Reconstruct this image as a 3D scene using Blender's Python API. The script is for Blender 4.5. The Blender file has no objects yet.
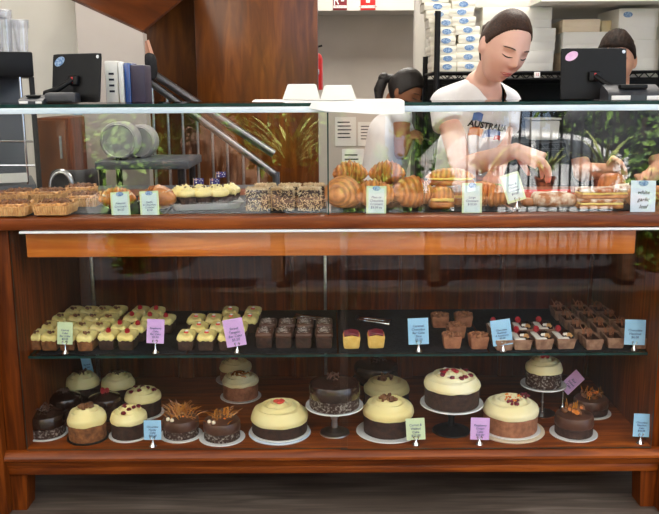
import bpy, bmesh, math, random
from mathutils import Vector, Matrix, Euler, noise
R = math.radians
PI = math.pi
sc = bpy.context.scene
col = sc.collection
random.seed(7)

# ------------------------------------------------------------------ camera
CAM = Vector((0, -2.3, 1.243))
FPX = 828.0
cam = bpy.data.cameras.new('camera')
co = bpy.data.objects.new('camera', cam)
col.objects.link(co)
CR = Matrix.Rotation(R(90 - 11.4), 3, 'X') @ Matrix.Rotation(R(-0.35), 3, 'Z')
co.matrix_world = Matrix.Translation(CAM) @ CR.to_4x4()
cam.sensor_width = 36
cam.lens = 36 * FPX / 659
cam.clip_start = 0.02
sc.camera = co


def ray(px, py):
    return CR @ Vector(((px - 329.5) / FPX, -(py - 257) / FPX, -1))


def P(px, py, Y):
    d = ray(px, py)
    return CAM + d * ((Y - CAM.y) / d.y)


def PZ(px, py, z):
    d = ray(px, py)
    return CAM + d * ((z - CAM.z) / d.z)


def ppm(Y, z=1.0):        # metres covered by one pixel at that depth
    v = Vector((0, Y, z)) - CAM
    return -(CR.inverted() @ v).z / FPX


def S(r, g, b):
    f = lambda c: (c / 255 / 12.92) if c / 255 <= .04045 else ((c / 255 + .055) / 1.055) ** 2.4
    return (f(r), f(g), f(b), 1)


# ------------------------------------------------------------------ materials
def newmat(name):
    m = bpy.data.materials.new(name)
    m.use_nodes = True
    nt = m.node_tree
    b = nt.nodes['Principled BSDF']
    return m, nt, b


def pm(name, c1, c2=None, scale=20, rough=.5, bump=0, bscale=None, metal=0, sss=0, coat=0, vec=(1, 1, 1), lo=.35, hi=.65,
       spec=.5, bdist=.004, alpha=1):
    m, nt, b = newmat(name)
    L = nt.links
    b.inputs['Roughness'].default_value = rough
    b.inputs['Metallic'].default_value = metal
    b.inputs['Specular IOR Level'].default_value = spec
    if coat:
        b.inputs['Coat Weight'].default_value = coat
        b.inputs['Coat Roughness'].default_value = .12
    if sss:
        b.inputs['Subsurface Weight'].default_value = sss
        b.inputs['Subsurface Radius'].default_value = (.6, .35, .2)
        b.inputs['Subsurface Scale'].default_value = .01
    tc = nt.nodes.new('ShaderNodeTexCoord')
    oi = nt.nodes.new('ShaderNodeObjectInfo')
    mul = nt.nodes.new('ShaderNodeMath'); mul.operation = 'MULTIPLY'; mul.inputs[1].default_value = 37.0
    L.new(oi.outputs['Random'], mul.inputs[0])
    add = nt.nodes.new('ShaderNodeVectorMath'); add.operation = 'ADD'
    L.new(tc.outputs['Object'], add.inputs[0]); L.new(mul.outputs[0], add.inputs[1])
    mp = nt.nodes.new('ShaderNodeMapping'); mp.inputs['Scale'].default_value = vec
    L.new(add.outputs[0], mp.inputs['Vector'])
    n = nt.nodes.new('ShaderNodeTexNoise'); n.inputs['Scale'].default_value = scale; n.inputs['Detail'].default_value = 5
    L.new(mp.outputs[0], n.inputs['Vector'])
    cr = nt.nodes.new('ShaderNodeValToRGB')
    cr.color_ramp.elements[0].position = lo; cr.color_ramp.elements[1].position = hi
    cr.color_ramp.elements[0].color = c1; cr.color_ramp.elements[1].color = c2 or c1
    L.new(n.outputs['Fac'], cr.inputs[0]); L.new(cr.outputs[0], b.inputs['Base Color'])
    if bump:
        n2 = nt.nodes.new('ShaderNodeTexNoise'); n2.inputs['Scale'].default_value = bscale or scale * 2
        n2.inputs['Detail'].default_value = 4
        L.new(mp.outputs[0], n2.inputs['Vector'])
        bp = nt.nodes.new('ShaderNodeBump'); bp.inputs['Strength'].default_value = bump; bp.inputs['Distance'].default_value = bdist
        L.new(n2.outputs['Fac'], bp.inputs['Height']); L.new(bp.outputs[0], b.inputs['Normal'])
    return m


def wood(name, c1, c2, axis='X', scale=6, rough=.35, coat=.3, stretch=14, c3=None, spec=.3):
    m, nt, b = newmat(name)
    L = nt.links
    b.inputs['Roughness'].default_value = rough; b.inputs['Specular IOR Level'].default_value = spec
    b.inputs['Coat Weight'].default_value = coat; b.inputs['Coat Roughness'].default_value = .15
    tc = nt.nodes.new('ShaderNodeTexCoord')
    mp = nt.nodes.new('ShaderNodeMapping')
    s = [stretch, stretch, stretch]; s['XYZ'.index(axis)] = 1
    mp.inputs['Scale'].default_value = s
    L.new(tc.outputs['Object'], mp.inputs['Vector'])
    n = nt.nodes.new('ShaderNodeTexNoise'); n.inputs['Scale'].default_value = scale * .5; n.inputs['Detail'].default_value = 6
    n.inputs['Distortion'].default_value = 1.2
    L.new(mp.outputs[0], n.inputs['Vector'])
    cr = nt.nodes.new('ShaderNodeValToRGB')
    e = cr.color_ramp.elements
    e[0].position = .3; e[1].position = .7; e[0].color = c1; e[1].color = c2
    if c3:
        x = e.new(.5); x.color = c3
    L.new(n.outputs['Fac'], cr.inputs[0])
    n3 = nt.nodes.new('ShaderNodeTexNoise'); n3.inputs['Scale'].default_value = 2.2; n3.inputs['Detail'].default_value = 2
    L.new(tc.outputs['Object'], n3.inputs['Vector'])
    mx = nt.nodes.new('ShaderNodeMix'); mx.data_type = 'RGBA'; mx.blend_type = 'MULTIPLY'
    r2 = nt.nodes.new('ShaderNodeValToRGB'); r2.color_ramp.elements[0].color = (.62, .58, .55, 1); r2.color_ramp.elements[0].position = .3
    r2.color_ramp.elements[1].position = .65
    L.new(n3.outputs['Fac'], r2.inputs[0])
    mx.inputs['Factor'].default_value = 1
    L.new(cr.outputs[0], mx.inputs['A']); L.new(r2.outputs[0], mx.inputs['B']); L.new(mx.outputs['Result'], b.inputs['Base Color'])
    bp = nt.nodes.new('ShaderNodeBump'); bp.inputs['Strength'].default_value = .06; bp.inputs['Distance'].default_value = .002
    L.new(n.outputs['Fac'], bp.inputs['Height']); L.new(bp.outputs[0], b.inputs['Normal'])
    return m


def glass(name, tint=(1, 1, 1, 1), base=.05, rough=0.0, haze=0.0, hazecol=(1, 1, 1, 1)):
    m, nt, b = newmat(name)
    L = nt.links
    nt.nodes.remove(b)
    out = nt.nodes['Material Output']
    tr = nt.nodes.new('ShaderNodeBsdfTransparent'); tr.inputs[0].default_value = tint
    gl = nt.nodes.new('ShaderNodeBsdfGlossy'); gl.inputs['Roughness'].default_value = rough
    lw = nt.nodes.new('ShaderNodeLayerWeight'); lw.inputs['Blend'].default_value = .5
    pw = nt.nodes.new('ShaderNodeMath'); pw.operation = 'POWER'; pw.inputs[1].default_value = 5
    L.new(lw.outputs['Facing'], pw.inputs[0])
    ma = nt.nodes.new('ShaderNodeMath'); ma.operation = 'MULTIPLY_ADD'; ma.inputs[1].default_value = .9; ma.inputs[2].default_value = base
    L.new(pw.outputs[0], ma.inputs[0])
    mx = nt.nodes.new('ShaderNodeMixShader')
    L.new(ma.outputs[0], mx.inputs[0]); L.new(tr.outputs[0], mx.inputs[1]); L.new(gl.outputs[0], mx.inputs[2])
    fin = mx
    if haze:
        df = nt.nodes.new('ShaderNodeBsdfDiffuse'); df.inputs[0].default_value = hazecol
        m2 = nt.nodes.new('ShaderNodeMixShader'); m2.inputs[0].default_value = haze
        L.new(mx.outputs[0], m2.inputs[1]); L.new(df.outputs[0], m2.inputs[2]); fin = m2
    L.new(fin.outputs[0], out.inputs['Surface'])
    return m


def emit(name, c, s):
    m, nt, b = newmat(name)
    b.inputs['Base Color'].default_value = c
    b.inputs['Emission Color'].default_value = c
    b.inputs['Emission Strength'].default_value = s
    return m


M = {}
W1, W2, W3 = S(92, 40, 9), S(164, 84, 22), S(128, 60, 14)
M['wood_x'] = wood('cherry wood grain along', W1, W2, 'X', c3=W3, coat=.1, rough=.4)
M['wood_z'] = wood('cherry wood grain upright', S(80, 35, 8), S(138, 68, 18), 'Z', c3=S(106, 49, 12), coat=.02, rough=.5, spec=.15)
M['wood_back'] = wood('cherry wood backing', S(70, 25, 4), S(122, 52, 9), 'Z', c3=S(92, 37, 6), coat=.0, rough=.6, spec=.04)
M['wood_band_lit'] = wood('sunlit cherry wood rail', S(196, 98, 26), S(236, 144, 56), 'X', c3=S(216, 120, 40), scale=5, coat=.1)  # lighter copy of the cherry wood, sunlight on the rail put into the colour
M['wood_panel'] = wood('veneer wall panel', S(86, 43, 9), S(136, 75, 20), 'Z', c3=S(110, 58, 14), scale=5, stretch=7, rough=.3, coat=.25)
M['wood_soffit'] = wood('veneer soffit', S(62, 28, 8), S(92, 45, 14), 'X', scale=4, stretch=6, coat=.1)
M['floor'] = wood('grey brown floorboards', S(76, 68, 62), S(126, 115, 106), 'X', scale=5, rough=.4, coat=.3, c3=S(100, 90, 82))
M['white_wall'] = pm('matt white wall paint', S(205, 202, 194), S(214, 211, 203), 3, .8)
M['beige_wall'] = pm('matt beige wall paint', S(196, 188, 178), S(204, 196, 186), 3, .8)
M['nib_wall'] = pm('warm grey wall paint', S(186, 176, 168), S(194, 184, 176), 3, .8)
M['ceil'] = pm('white ceiling paint', S(225, 222, 215), None, 3, .9)
M['glass'] = glass('clear glass pane', (.985, .995, .99, 1), .020)
M['glass_top'] = glass('clear display glass', (.985, .995, .99, 1), .047)
M['shelf_glass'] = glass('glass shelf', (.93, .97, .96, 1), .03)
M['edge'] = pm('green glass edge', S(12, 40, 38), S(24, 62, 58), 30, .35, spec=.2)
M['edge_sky'] = pm('glass edge with painted sky reflection', S(196, 216, 230), S(222, 236, 246), 6, .2, coat=.5)  # pale blue stands in for sky reflected by the bevelled glass edge
M['rail'] = pm('satin dark steel', S(118, 118, 122), S(140, 140, 144), 8, .38, metal=1)
M['steel'] = pm('brushed steel', S(165, 165, 165), S(190, 190, 190), 8, .28, metal=1, vec=(1, 1, 30))
M['chrome'] = pm('polished chrome', S(225, 225, 228), S(235, 235, 238), 8, .1, metal=1)
M['alu'] = pm('white aluminium track', S(225, 228, 232), S(235, 238, 240), 8, .35)
M['black'] = pm('matt black plastic', S(11, 11, 13), S(15, 15, 17), 30, .5, spec=.25)
M['black_soft'] = pm('black fabric', S(22, 22, 25), S(34, 34, 38), 60, .9, bump=.3)
M['charcoal'] = pm('charcoal plastic', S(52, 54, 60), S(62, 64, 70), 30, .4)
M['dark_grey'] = pm('dark grey enamel', S(70, 74, 80), S(84, 88, 94), 10, .4)
M['slate'] = pm('black slate board', S(17, 18, 21), S(62, 64, 70), 90, .65, bump=.4, bscale=140, lo=.55, hi=.75, spec=.15)
M['mesh'] = pm('black shelf matting', S(14, 15, 18), S(34, 37, 44), 120, .8, bump=.6, bscale=200, spec=.12)
M['white'] = pm('white porcelain', S(236, 236, 236), S(242, 242, 242), 6, .15, coat=.4)
M['paper'] = pm('white paper', S(240, 240, 238), S(246, 246, 244), 10, .75)
M['card_box'] = pm('ivory cake box card', S(232, 228, 212), S(240, 236, 222), 6, .6)
M['card_edge'] = pm('cream box flap', S(226, 212, 172), S(234, 222, 186), 6, .7)
M['white_box'] = pm('white carton', S(226, 224, 216), S(234, 232, 226), 5, .65)
M['kraft'] = pm('cream carton side', S(222, 204, 176), S(230, 214, 188), 5, .7)
M['sticker'] = pm('blue oval sticker', S(88, 126, 178), S(160, 186, 214), 160, .5, lo=.42, hi=.6)
M['sticker_lilac'] = pm('lilac oval sticker', S(226, 176, 216), S(236, 196, 228), 60, .5)
M['ink'] = pm('dark ink', S(34, 34, 48), None, 10, .8)
M['ink_blue'] = pm('blue ink', S(74, 92, 140), None, 10, .8)
M['card_green'] = pm('pale green card', S(206, 222, 178), S(216, 230, 190), 12, .6)
M['card_green_mid'] = pm('pale blue green card centre', S(206, 226, 226), S(212, 230, 232), 12, .6)
M['card_blue'] = pm('sky blue card', S(150, 200, 236), S(162, 208, 240), 12, .6)
M['card_purple'] = pm('lilac card', S(214, 168, 228), S(222, 180, 234), 12, .6)
M['card_white'] = pm('bluish white card', S(214, 228, 246), S(222, 234, 248), 12, .6)
M['skin'] = pm('fair skin', S(234, 184, 164), S(240, 196, 178), 14, .5, sss=.15, bump=.05, bscale=200)
M['skin_tan'] = pm('brown skin', S(150, 98, 68), S(160, 106, 76), 14, .5, sss=.1)
M['skin_light'] = pm('light tan skin', S(206, 152, 124), S(212, 160, 134), 14, .5, sss=.1)
M['hair'] = pm('dark brown hair', S(38, 22, 14), S(68, 42, 28), 30, .5, bump=.4, bscale=40, vec=(8, 1, 8), spec=.3)
M['hair_black'] = pm('black hair', S(18, 14, 13), S(36, 28, 25), 30, .45, bump=.5, bscale=60, vec=(6, 1, 6))
M['hair_short'] = pm('dark short hair', S(22, 15, 11), S(44, 30, 22), 40, .7, bump=.6, bscale=120, spec=.2)
M['lips'] = pm('pink lips', S(190, 108, 100), S(200, 120, 110), 20, .4)
M['lash'] = pm('dark lashes', S(52, 36, 30), None, 20, .6)
M['brow'] = pm('brown eyebrow', S(84, 58, 42), None, 20, .8)
M['tshirt'] = pm('white cotton', S(232, 232, 234), S(240, 240, 242), 14, .85, bump=.25, bscale=18, bdist=.01)
M['darkcloth'] = pm('dark charcoal cloth', S(44, 46, 52), S(56, 58, 64), 30, .9, bump=.2)
M['greycloth'] = pm('grey green apron cloth', S(92, 90, 82), S(104, 102, 94), 30, .9, bump=.2)
M['navy'] = pm('navy denim', S(36, 44, 66), S(48, 58, 84), 60, .9, bump=.2)
M['orange_print'] = pm('orange print', S(222, 130, 84), S(236, 170, 110), 30, .8)
M['blue_print'] = pm('blue print', S(84, 116, 184), S(122, 146, 204), 30, .8)
M['red'] = pm('red enamel', S(196, 36, 36), S(206, 44, 42), 10, .35)
M['red_tray'] = pm('red plastic', S(206, 48, 44), S(216, 56, 50), 10, .4)
M['maroon'] = pm('maroon sign', S(112, 22, 34), S(124, 28, 40), 10, .5)
M['file_blue'] = pm('blue binder', S(38, 74, 140), S(46, 84, 152), 10, .25, coat=.4)
M['file_dark'] = pm('dark plum binder', S(46, 40, 62), S(56, 48, 74), 10, .5)
M['cup'] = glass('clear plastic cup', (.97, .97, .98, 1), .09, .08, .16, (.9, .92, .95, 1))
# food
M['pastry'] = pm('golden pastry', S(176, 96, 36), S(226, 158, 84), 26, .42, bump=.35, bscale=90, coat=.25, lo=.3, hi=.7)
M['pastry_dark'] = pm('deep baked pastry', S(150, 80, 34), S(204, 132, 66), 30, .45, bump=.35, bscale=90, coat=.2)
M['crust'] = pm('tart crust', S(186, 134, 78), S(214, 168, 110), 60, .65, bump=.4, bscale=150)
M['tartfill'] = pm('nut tart filling', S(140, 82, 36), S(226, 166, 96), 70, .4, bump=.8, bscale=90, lo=.36, hi=.6)
M['nut'] = pm('toasted nut', S(92, 52, 26), S(150, 96, 54), 60, .5, bump=.6, bscale=120)
M['almond'] = pm('flaked almond', S(238, 218, 188), S(248, 236, 214), 40, .6)
M['yellow_icing'] = pm('yellow buttercream', S(243, 220, 132), S(250, 232, 158), 12, .5, sss=.12, bump=.25, bscale=45)
M['cream_icing'] = pm('cream icing', S(242, 222, 150), S(249, 234, 176), 10, .5, sss=.12, bump=.25, bscale=40)
M['pale_icing'] = pm('pale cream frosting', S(247, 232, 178), S(252, 242, 204), 14, .5, sss=.12, bump=.2, bscale=60)
M['piped_cream'] = pm('piped yellow cream', S(250, 228, 148), S(254, 238, 180), 14, .5, sss=.12, bump=.2, bscale=60)
M['white_icing'] = pm('white ganache', S(238, 232, 222), S(246, 242, 234), 14, .4)
M['choc_cake'] = pm('chocolate sponge', S(40, 22, 15), S(66, 38, 26), 70, .8, bump=.7, bscale=110)
M['carrot_cake'] = pm('carrot sponge', S(104, 60, 30), S(150, 94, 50), 70, .8, bump=.7, bscale=110)
M['ganache'] = pm('dark chocolate ganache', S(34, 19, 14), S(52, 30, 22), 12, .22, coat=.5, bump=.15, bscale=30)
M['choc_icing'] = pm('milk chocolate icing', S(70, 42, 30), S(92, 58, 44), 14, .35, bump=.2, bscale=40)
M['choc_dusted'] = pm('sugar dusted chocolate crust', S(56, 33, 24), S(168, 158, 150), 130, .85, bump=.4, bscale=90, lo=.5, hi=.72)
M['brownie'] = pm('brown caramel cake', S(138, 86, 58), S(174, 114, 82), 60, .7, bump=.5, bscale=100)
M['crumb'] = pm('crumble topping', S(112, 66, 42), S(176, 118, 82), 90, .7, bump=.9, bscale=110)
M['choc_tart'] = pm('chocolate tart shell', S(122, 86, 66), S(168, 130, 106), 50, .7, bump=.4, bscale=110)
M['yellow_cake'] = pm('yellow sponge', S(224, 178, 84), S(238, 200, 112), 50, .75, bump=.4, bscale=110)
M['raspberry'] = pm('raspberry', S(150, 16, 30), S(186, 34, 48), 60, .35)
M['raspberry_dark'] = pm('dark cherry berry', S(92, 12, 30), S(126, 22, 44), 60, .35)
M['strawberry'] = pm('strawberry', S(206, 58, 48), S(226, 90, 72), 50, .35)
M['sugar_white'] = pm('white chocolate curl', S(244, 236, 226), None, 10, .5)
M['orange_fruit'] = pm('candied orange', S(226, 116, 36), S(238, 150, 60), 40, .3, coat=.4)
M['toffee'] = pm('amber toffee', S(150, 84, 24), S(206, 136, 52), 40, .15, coat=.6)
M['walnut'] = pm('walnut kernel', S(92, 54, 28), S(146, 96, 56), 60, .5, bump=.6, bscale=120)
M['coconut'] = pm('toasted coconut shred', S(196, 160, 112), S(240, 222, 188), 12, .7)
M['lamington'] = pm('lamington chocolate', S(46, 30, 28), S(80, 58, 50), 60, .8, bump=.5)
M['bread'] = pm('crusty bread', S(150, 88, 44), S(206, 146, 88), 36, .65, bump=.5, bscale=80)
M['bread_flour'] = pm('floured bread', S(160, 98, 58), S(236, 224, 206), 36, .8, bump=.5, bscale=80, lo=.42, hi=.62)
M['egg'] = pm('egg filling', S(240, 204, 92), S(248, 228, 140), 60, .5, bump=.5)
M['lettuce'] = pm('lettuce', S(96, 150, 44), S(170, 204, 92), 40, .5, bump=.3)
M['sprout'] = pm('pale leaf', S(170, 188, 96), S(222, 222, 150), 40, .5)
M['flag'] = pm('navy flag paper', S(34, 36, 112), S(40, 44, 124), 10, .7)
M['stick'] = pm('wooden pick', S(206, 176, 130), None, 10, .7)
def croissant_mat():
    m = pm('croissant pastry', S(188, 108, 44), S(234, 166, 94), 30, .4, bump=.3, bscale=110, coat=.25, lo=.3, hi=.7)
    nt = m.node_tree; L = nt.links; b = nt.nodes['Principled BSDF']
    tc = nt.nodes.new('ShaderNodeTexCoord'); wv = nt.nodes.new('ShaderNodeTexWave')
    wv.wave_type = 'BANDS'; wv.bands_direction = 'X'; wv.inputs['Scale'].default_value = 22; wv.inputs['Distortion'].default_value = 2.6
    wv.inputs['Detail'].default_value = 3; wv.inputs['Detail Scale'].default_value = 1.2
    L.new(tc.outputs['Object'], wv.inputs['Vector'])
    cr = nt.nodes.new('ShaderNodeValToRGB'); e = cr.color_ramp.elements
    e[0].position = .15; e[0].color = (.5, .4, .32, 1); e[1].position = .8; e[1].color = (1.15, 1.12, 1.05, 1)
    L.new(wv.outputs['Fac'], cr.inputs[0])
    old = b.inputs['Base Color'].links[0].from_socket
    mx = nt.nodes.new('ShaderNodeMix'); mx.data_type = 'RGBA'; mx.blend_type = 'MULTIPLY'; mx.inputs['Factor'].default_value = .6
    L.new(old, mx.inputs['A']); L.new(cr.outputs[0], mx.inputs['B']); L.new(mx.outputs['Result'], b.inputs['Base Color'])
    bp = nt.nodes.new('ShaderNodeBump'); bp.inputs['Strength'].default_value = .5; bp.inputs['Distance'].default_value = .004
    L.new(wv.outputs['Fac'], bp.inputs['Height']); L.new(bp.outputs[0], b.inputs['Normal'])
    return m
M['pastry'] = croissant_mat()
# outdoors
M['paving'] = pm('grey paving', S(62, 62, 66), S(78, 78, 82), 2, .85)
M['asphalt'] = pm('grey asphalt', S(104, 106, 110), S(120, 122, 126), 6, .9)
M['brick'] = pm('brown brick facade', S(120, 92, 76), S(150, 116, 96), 3, .85)
M['canister'] = pm('milky grey plastic', S(150, 148, 148), S(166, 164, 164), 4, .35)
M['car_white'] = pm('white car paint', S(238, 238, 240), None, 5, .25, coat=.8)
M['car_glass'] = pm('car window with painted sky reflection', S(96, 102, 108), None, 5, .08)  # colour lightened to stand in for sky reflected in the windows
M['screen'] = pm('dark screen', S(12, 13, 15), None, 5, .1)
M['rubber'] = pm('tyre rubber', S(24, 24, 25), None, 20, .8)
M['fence'] = pm('black fence paint', S(22, 22, 24), None, 20, .5)
M['hedge'] = pm('hedge leaves', S(52, 92, 30), S(132, 166, 60), 12, .6)
M['hedge_twig'] = pm('hedge twigs', S(50, 40, 28), None, 12, .9)
M['terracotta'] = pm('terracotta', S(176, 92, 58), S(190, 104, 68), 12, .8)
M['plant'] = pm('strappy leaves', S(96, 130, 60), S(196, 200, 120), 9, .45)
M['soil'] = pm('potting soil', S(52, 38, 28), None, 40, .95)
M['ledge'] = pm('weathered timber ledge', S(112, 84, 64), S(130, 98, 76), 10, .7)

# ------------------------------------------------------------------ mesh builder
class MB:
    def __init__(s):
        s.bm = bmesh.new(); s.m = Matrix.Identity(4)

    def _fin(s, vs, mt=None, mi=0):
        t = s.m @ (mt if mt is not None else Matrix.Identity(4))
        for v in vs: v.co = t @ v.co
        return s

    def box(s, a, b, bev=0, mt=None, seg=2):
        a, b = Vector(a), Vector(b)
        lo = Vector(map(min, a, b)); hi = Vector(map(max, a, b))
        bm = bmesh.new()
        bmesh.ops.create_cube(bm, size=1)
        for v in bm.verts:
            v.co = Vector([lo[i] + (v.co[i] + .5) * (hi[i] - lo[i]) for i in range(3)])
        if bev:
            bmesh.ops.bevel(bm, geom=bm.edges[:], offset=bev, segments=seg, affect='EDGES', profile=.5)
        return s._merge(bm, mt)

    def _merge(s, bm, mt=None):
        t = s.m @ (mt if mt is not None else Matrix.Identity(4))
        d = {}
        for v in bm.verts: d[v] = s.bm.verts.new(t @ v.co)
        for f in bm.faces:
            try:
                nf = s.bm.faces.new([d[v] for v in f.verts]); nf.material_index = f.material_index
            except ValueError: pass
        bm.free()
        return s

    def lathe(s, prof, seg=32, c=(0, 0, 0), mt=None, fn=None):
        c = Vector(c); rings = []
        bm = bmesh.new()
        for (r, z) in prof:
            if r <= 1e-6:
                rings.append([bm.verts.new(c + Vector((0, 0, z)))])
            else:
                rg = []
                for k in range(seg):
                    a = 2 * PI * k / seg
                    rr, zz = (r, z) if fn is None else fn(r, z, a)
                    rg.append(bm.verts.new(c + Vector((rr * math.cos(a), rr * math.sin(a), zz))))
                rings.append(rg)
        for A, B in zip(rings, rings[1:]):
            for k in range(seg):
                k2 = (k + 1) % seg
                if len(A) == 1 and len(B) == 1: continue
                if len(A) == 1: bm.faces.new((A[0], B[k2], B[k]))
                elif len(B) == 1: bm.faces.new((A[k], A[k2], B[0]))
                else: bm.faces.new((A[k], A[k2], B[k2], B[k]))
        bmesh.ops.recalc_face_normals(bm, faces=bm.faces[:])
        return s._merge(bm, mt)

    def tube(s, pts, rad, seg=10, mt=None, caps=True):
        pts = [Vector(p) for p in pts]; n = len(pts)
        rads = rad if isinstance(rad, (list, tuple)) else [rad] * n
        bm = bmesh.new(); rings = []
        up = None
        for i, p in enumerate(pts):
            t = (pts[min(i + 1, n - 1)] - pts[max(i - 1, 0)])
            t = t.normalized() if t.length > 1e-9 else Vector((0, 0, 1))
            if up is None:
                up = t.orthogonal().normalized()
            else:
                up = (up - t * up.dot(t)); up = up.normalized() if up.length > 1e-6 else t.orthogonal().normalized()
            w = t.cross(up)
            r = rads[i]
            r1, r2 = r if isinstance(r, (list, tuple)) else (r, r)
            rings.append([bm.verts.new(p + up * math.cos(2 * PI * k / seg) * r1 + w * math.sin(2 * PI * k / seg) * r2) for k in range(seg)])
        for A, B in zip(rings, rings[1:]):
            for k in range(seg):
                bm.faces.new((A[k], A[(k + 1) % seg], B[(k + 1) % seg], B[k]))
        if caps:
            bm.faces.new(rings[0][::-1]); bm.faces.new(rings[-1])
        bmesh.ops.recalc_face_normals(bm, faces=bm.faces[:])
        return s._merge(bm, mt)

    def ball(s, c, r, sub=2, mt=None, wob=0, fr=40, seed=0):
        bm = bmesh.new()
        bmesh.ops.create_icosphere(bm, subdivisions=sub, radius=1)
        r = Vector(r) if isinstance(r, (list, tuple, Vector)) else Vector((r, r, r))
        c = Vector(c)
        for v in bm.verts:
            d = v.co.copy()
            k = 1 + (wob * noise.noise(d * fr * .06 + Vector((seed, seed * 1.7, 3))) if wob else 0)
            v.co = c + Vector((d.x * r.x, d.y * r.y, d.z * r.z)) * k
        return s._merge(bm, mt)

    def sblock(s, c, size, rad, n=8, taper=0, wob=0, fr=30, seed=0, mt=None, fn=None):
        """rounded block: size (w,d,h) centred on c; taper narrows the bottom"""
        hx, hy, hz = size[0] / 2, size[1] / 2, size[2] / 2
        bm = bmesh.new()
        bmesh.ops.create_cube(bm, size=2)
        bmesh.ops.subdivide_edges(bm, edges=bm.edges[:], cuts=n, use_grid_fill=True)
        c = Vector(c)
        rad = min(rad, hx, hy, hz)
        for v in bm.verts:
            p = Vector((v.co.x * hx, v.co.y * hy, v.co.z * hz))
            q = Vector((max(-hx + rad, min(hx - rad, p.x)), max(-hy + rad, min(hy - rad, p.y)), max(-hz + rad, min(hz - rad, p.z))))
            d = p - q
            if d.length > 1e-9: p = q + d.normalized() * rad
            k = 1 - taper * (hz - p.z) / (2 * hz)
            p.x *= k; p.y *= k
            if wob:
                nn = noise.noise_vector(p * fr + Vector((seed * 3.1, seed * 1.3, seed)))
                p += nn * wob
            if fn: p = fn(p)
            v.co = c + p
        return s._merge(bm, mt)

    def prism(s, poly, axis, a, b, mt=None):
        """extrude a polygon; axis = index of the extrusion axis, poly gives the other two coordinates"""
        bm = bmesh.new()
        o = [i for i in range(3) if i != axis]
        def mk(t):
            r = []
            for p in poly:
                v = [0, 0, 0]; v[o[0]], v[o[1]] = p; v[axis] = t
                r.append(bm.verts.new(v))
            return r
        A, B = mk(a), mk(b)
        n = len(poly)
        bm.faces.new(A); bm.faces.new(B[::-1])
        for k in range(n): bm.faces.new((A[k], B[k], B[(k + 1) % n], A[(k + 1) % n]))
        bmesh.ops.recalc_face_normals(bm, faces=bm.faces[:])
        return s._merge(bm, mt)

    def quad(s, pts):
        s.bm.faces.new([s.bm.verts.new(s.m @ Vector(p)) for p in pts]); return s

    def build(s, name, mat, parent=None, smooth=True, loc=(0, 0, 0), ang=.7):
        me = bpy.data.meshes.new(name)
        s.bm.normal_update()
        s.bm.to_mesh(me); s.bm.free()
        for mm in (mat if isinstance(mat, (list, tuple)) else [mat]):
            me.materials.append(M[mm] if isinstance(mm, str) else mm)
        if smooth:
            me.shade_smooth()
            me.set_sharp_from_angle(angle=ang)
        o = bpy.data.objects.new(name, me)
        o.location = loc
        col.objects.link(o)
        if parent: o.parent = parent
        return o


def tag(o, label=None, cat=None, group=None, kind=None):
    if label: o['label'] = label
    if cat: o['category'] = cat
    if group: o['group'] = group
    if kind: o['kind'] = kind
    return o


def thing(name, label, cat, loc=(0, 0, 0), rz=0, group=None):
    o = bpy.data.objects.new(name, None)
    o.empty_display_size = .02
    col.objects.link(o)
    o.location = loc; o.rotation_euler = (0, 0, rz)
    return tag(o, label, cat, group)


KIDS = {}
def dup(root, loc, rz=0, label=None, group=None, scale=None):
    r = root.copy(); col.objects.link(r)
    r.location = loc; r.rotation_euler = (0, 0, rz)
    if scale: r.scale = (scale,) * 3
    if label: r['label'] = label
    if group: r['group'] = group
    for ch in list(root.children):
        c = ch.copy(); col.objects.link(c); c.parent = r
        for g in list(ch.children):
            d = g.copy(); col.objects.link(d); d.parent = c
    return r


def struct(o):
    o['kind'] = 'structure'; return o


def text_mesh(name, body, size, mat, parent=None, loc=(0, 0, 0), rot=(0, 0, 0), shear=0, ext=.0004, align='CENTER', space=1.0, bold=0):
    cu = bpy.data.curves.new(name, 'FONT')
    cu.body = body; cu.size = size; cu.align_x = align; cu.align_y = 'CENTER'
    cu.extrude = ext; cu.shear = shear; cu.space_line = space; cu.resolution_u = 2; cu.offset = bold
    t = bpy.data.objects.new(name, cu); col.objects.link(t)
    dg = bpy.context.evaluated_depsgraph_get()
    me = bpy.data.meshes.new_from_object(t.evaluated_get(dg))
    bpy.data.objects.remove(t); bpy.data.curves.remove(cu)
    me.name = name; me.materials.clear(); me.materials.append(M[mat])
    o = bpy.data.objects.new(name, me); col.objects.link(o)
    o.location = loc; o.rotation_euler = rot
    if parent: o.parent = parent
    return o


ORD = ['first', 'second', 'third', 'fourth', 'fifth', 'sixth', 'seventh', 'eighth', 'ninth']
# ================================================================== setting
def sbox(name, a, b, mat, bev=0):
    return struct(MB().box(a, b, bev).build(name, mat))

sbox('floor', (-4, -2.9, -.05), (4, 6.2, 0), 'floor')
sbox('trim_footpath', (-9, -4.6, -.12), (9, -2.9, -.08), 'paving')
sbox('trim_street', (-14, -18, -.95), (14, -4.6, -.85), 'asphalt')
sbox('wall_street_occluder', (-14, -16, -.75), (1.2, -15.5, 7.5), 'brick')  # unseen building added to block low sky light, left open on the right
sbox('wall_front_occluder', (-4, -1.75, 0), (-1.2, -1.6, 2.75), 'white_wall')  # unseen wall, added and extended to darken the left of the case
sbox('ceiling', (-4, -1.0, 2.75), (4, 6.2, 2.85), 'ceil')
xl = P(75, 60, 1.7).x
sbox('wall_left', (-4, 2.3, 0), (xl + .05, 2.4, 2.75), 'white_wall')
xn = P(144, 60, 1.7).x
A, B = P(75, 2, 1.7), P(143, 33, 1.7)
nb = MB().prism([(A.x, 0), (xn, 0), (B.x, B.z), (A.x, A.z)], 1, 1.7, 1.78)
struct(nb.build('wall_stair', 'nib_wall', smooth=False))
C2, A2 = P(205, -18, 2.58), P(60, -60, 2.58)
sf = MB()
A0 = A + (A - B) * .25
bm = sf.bm
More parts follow.
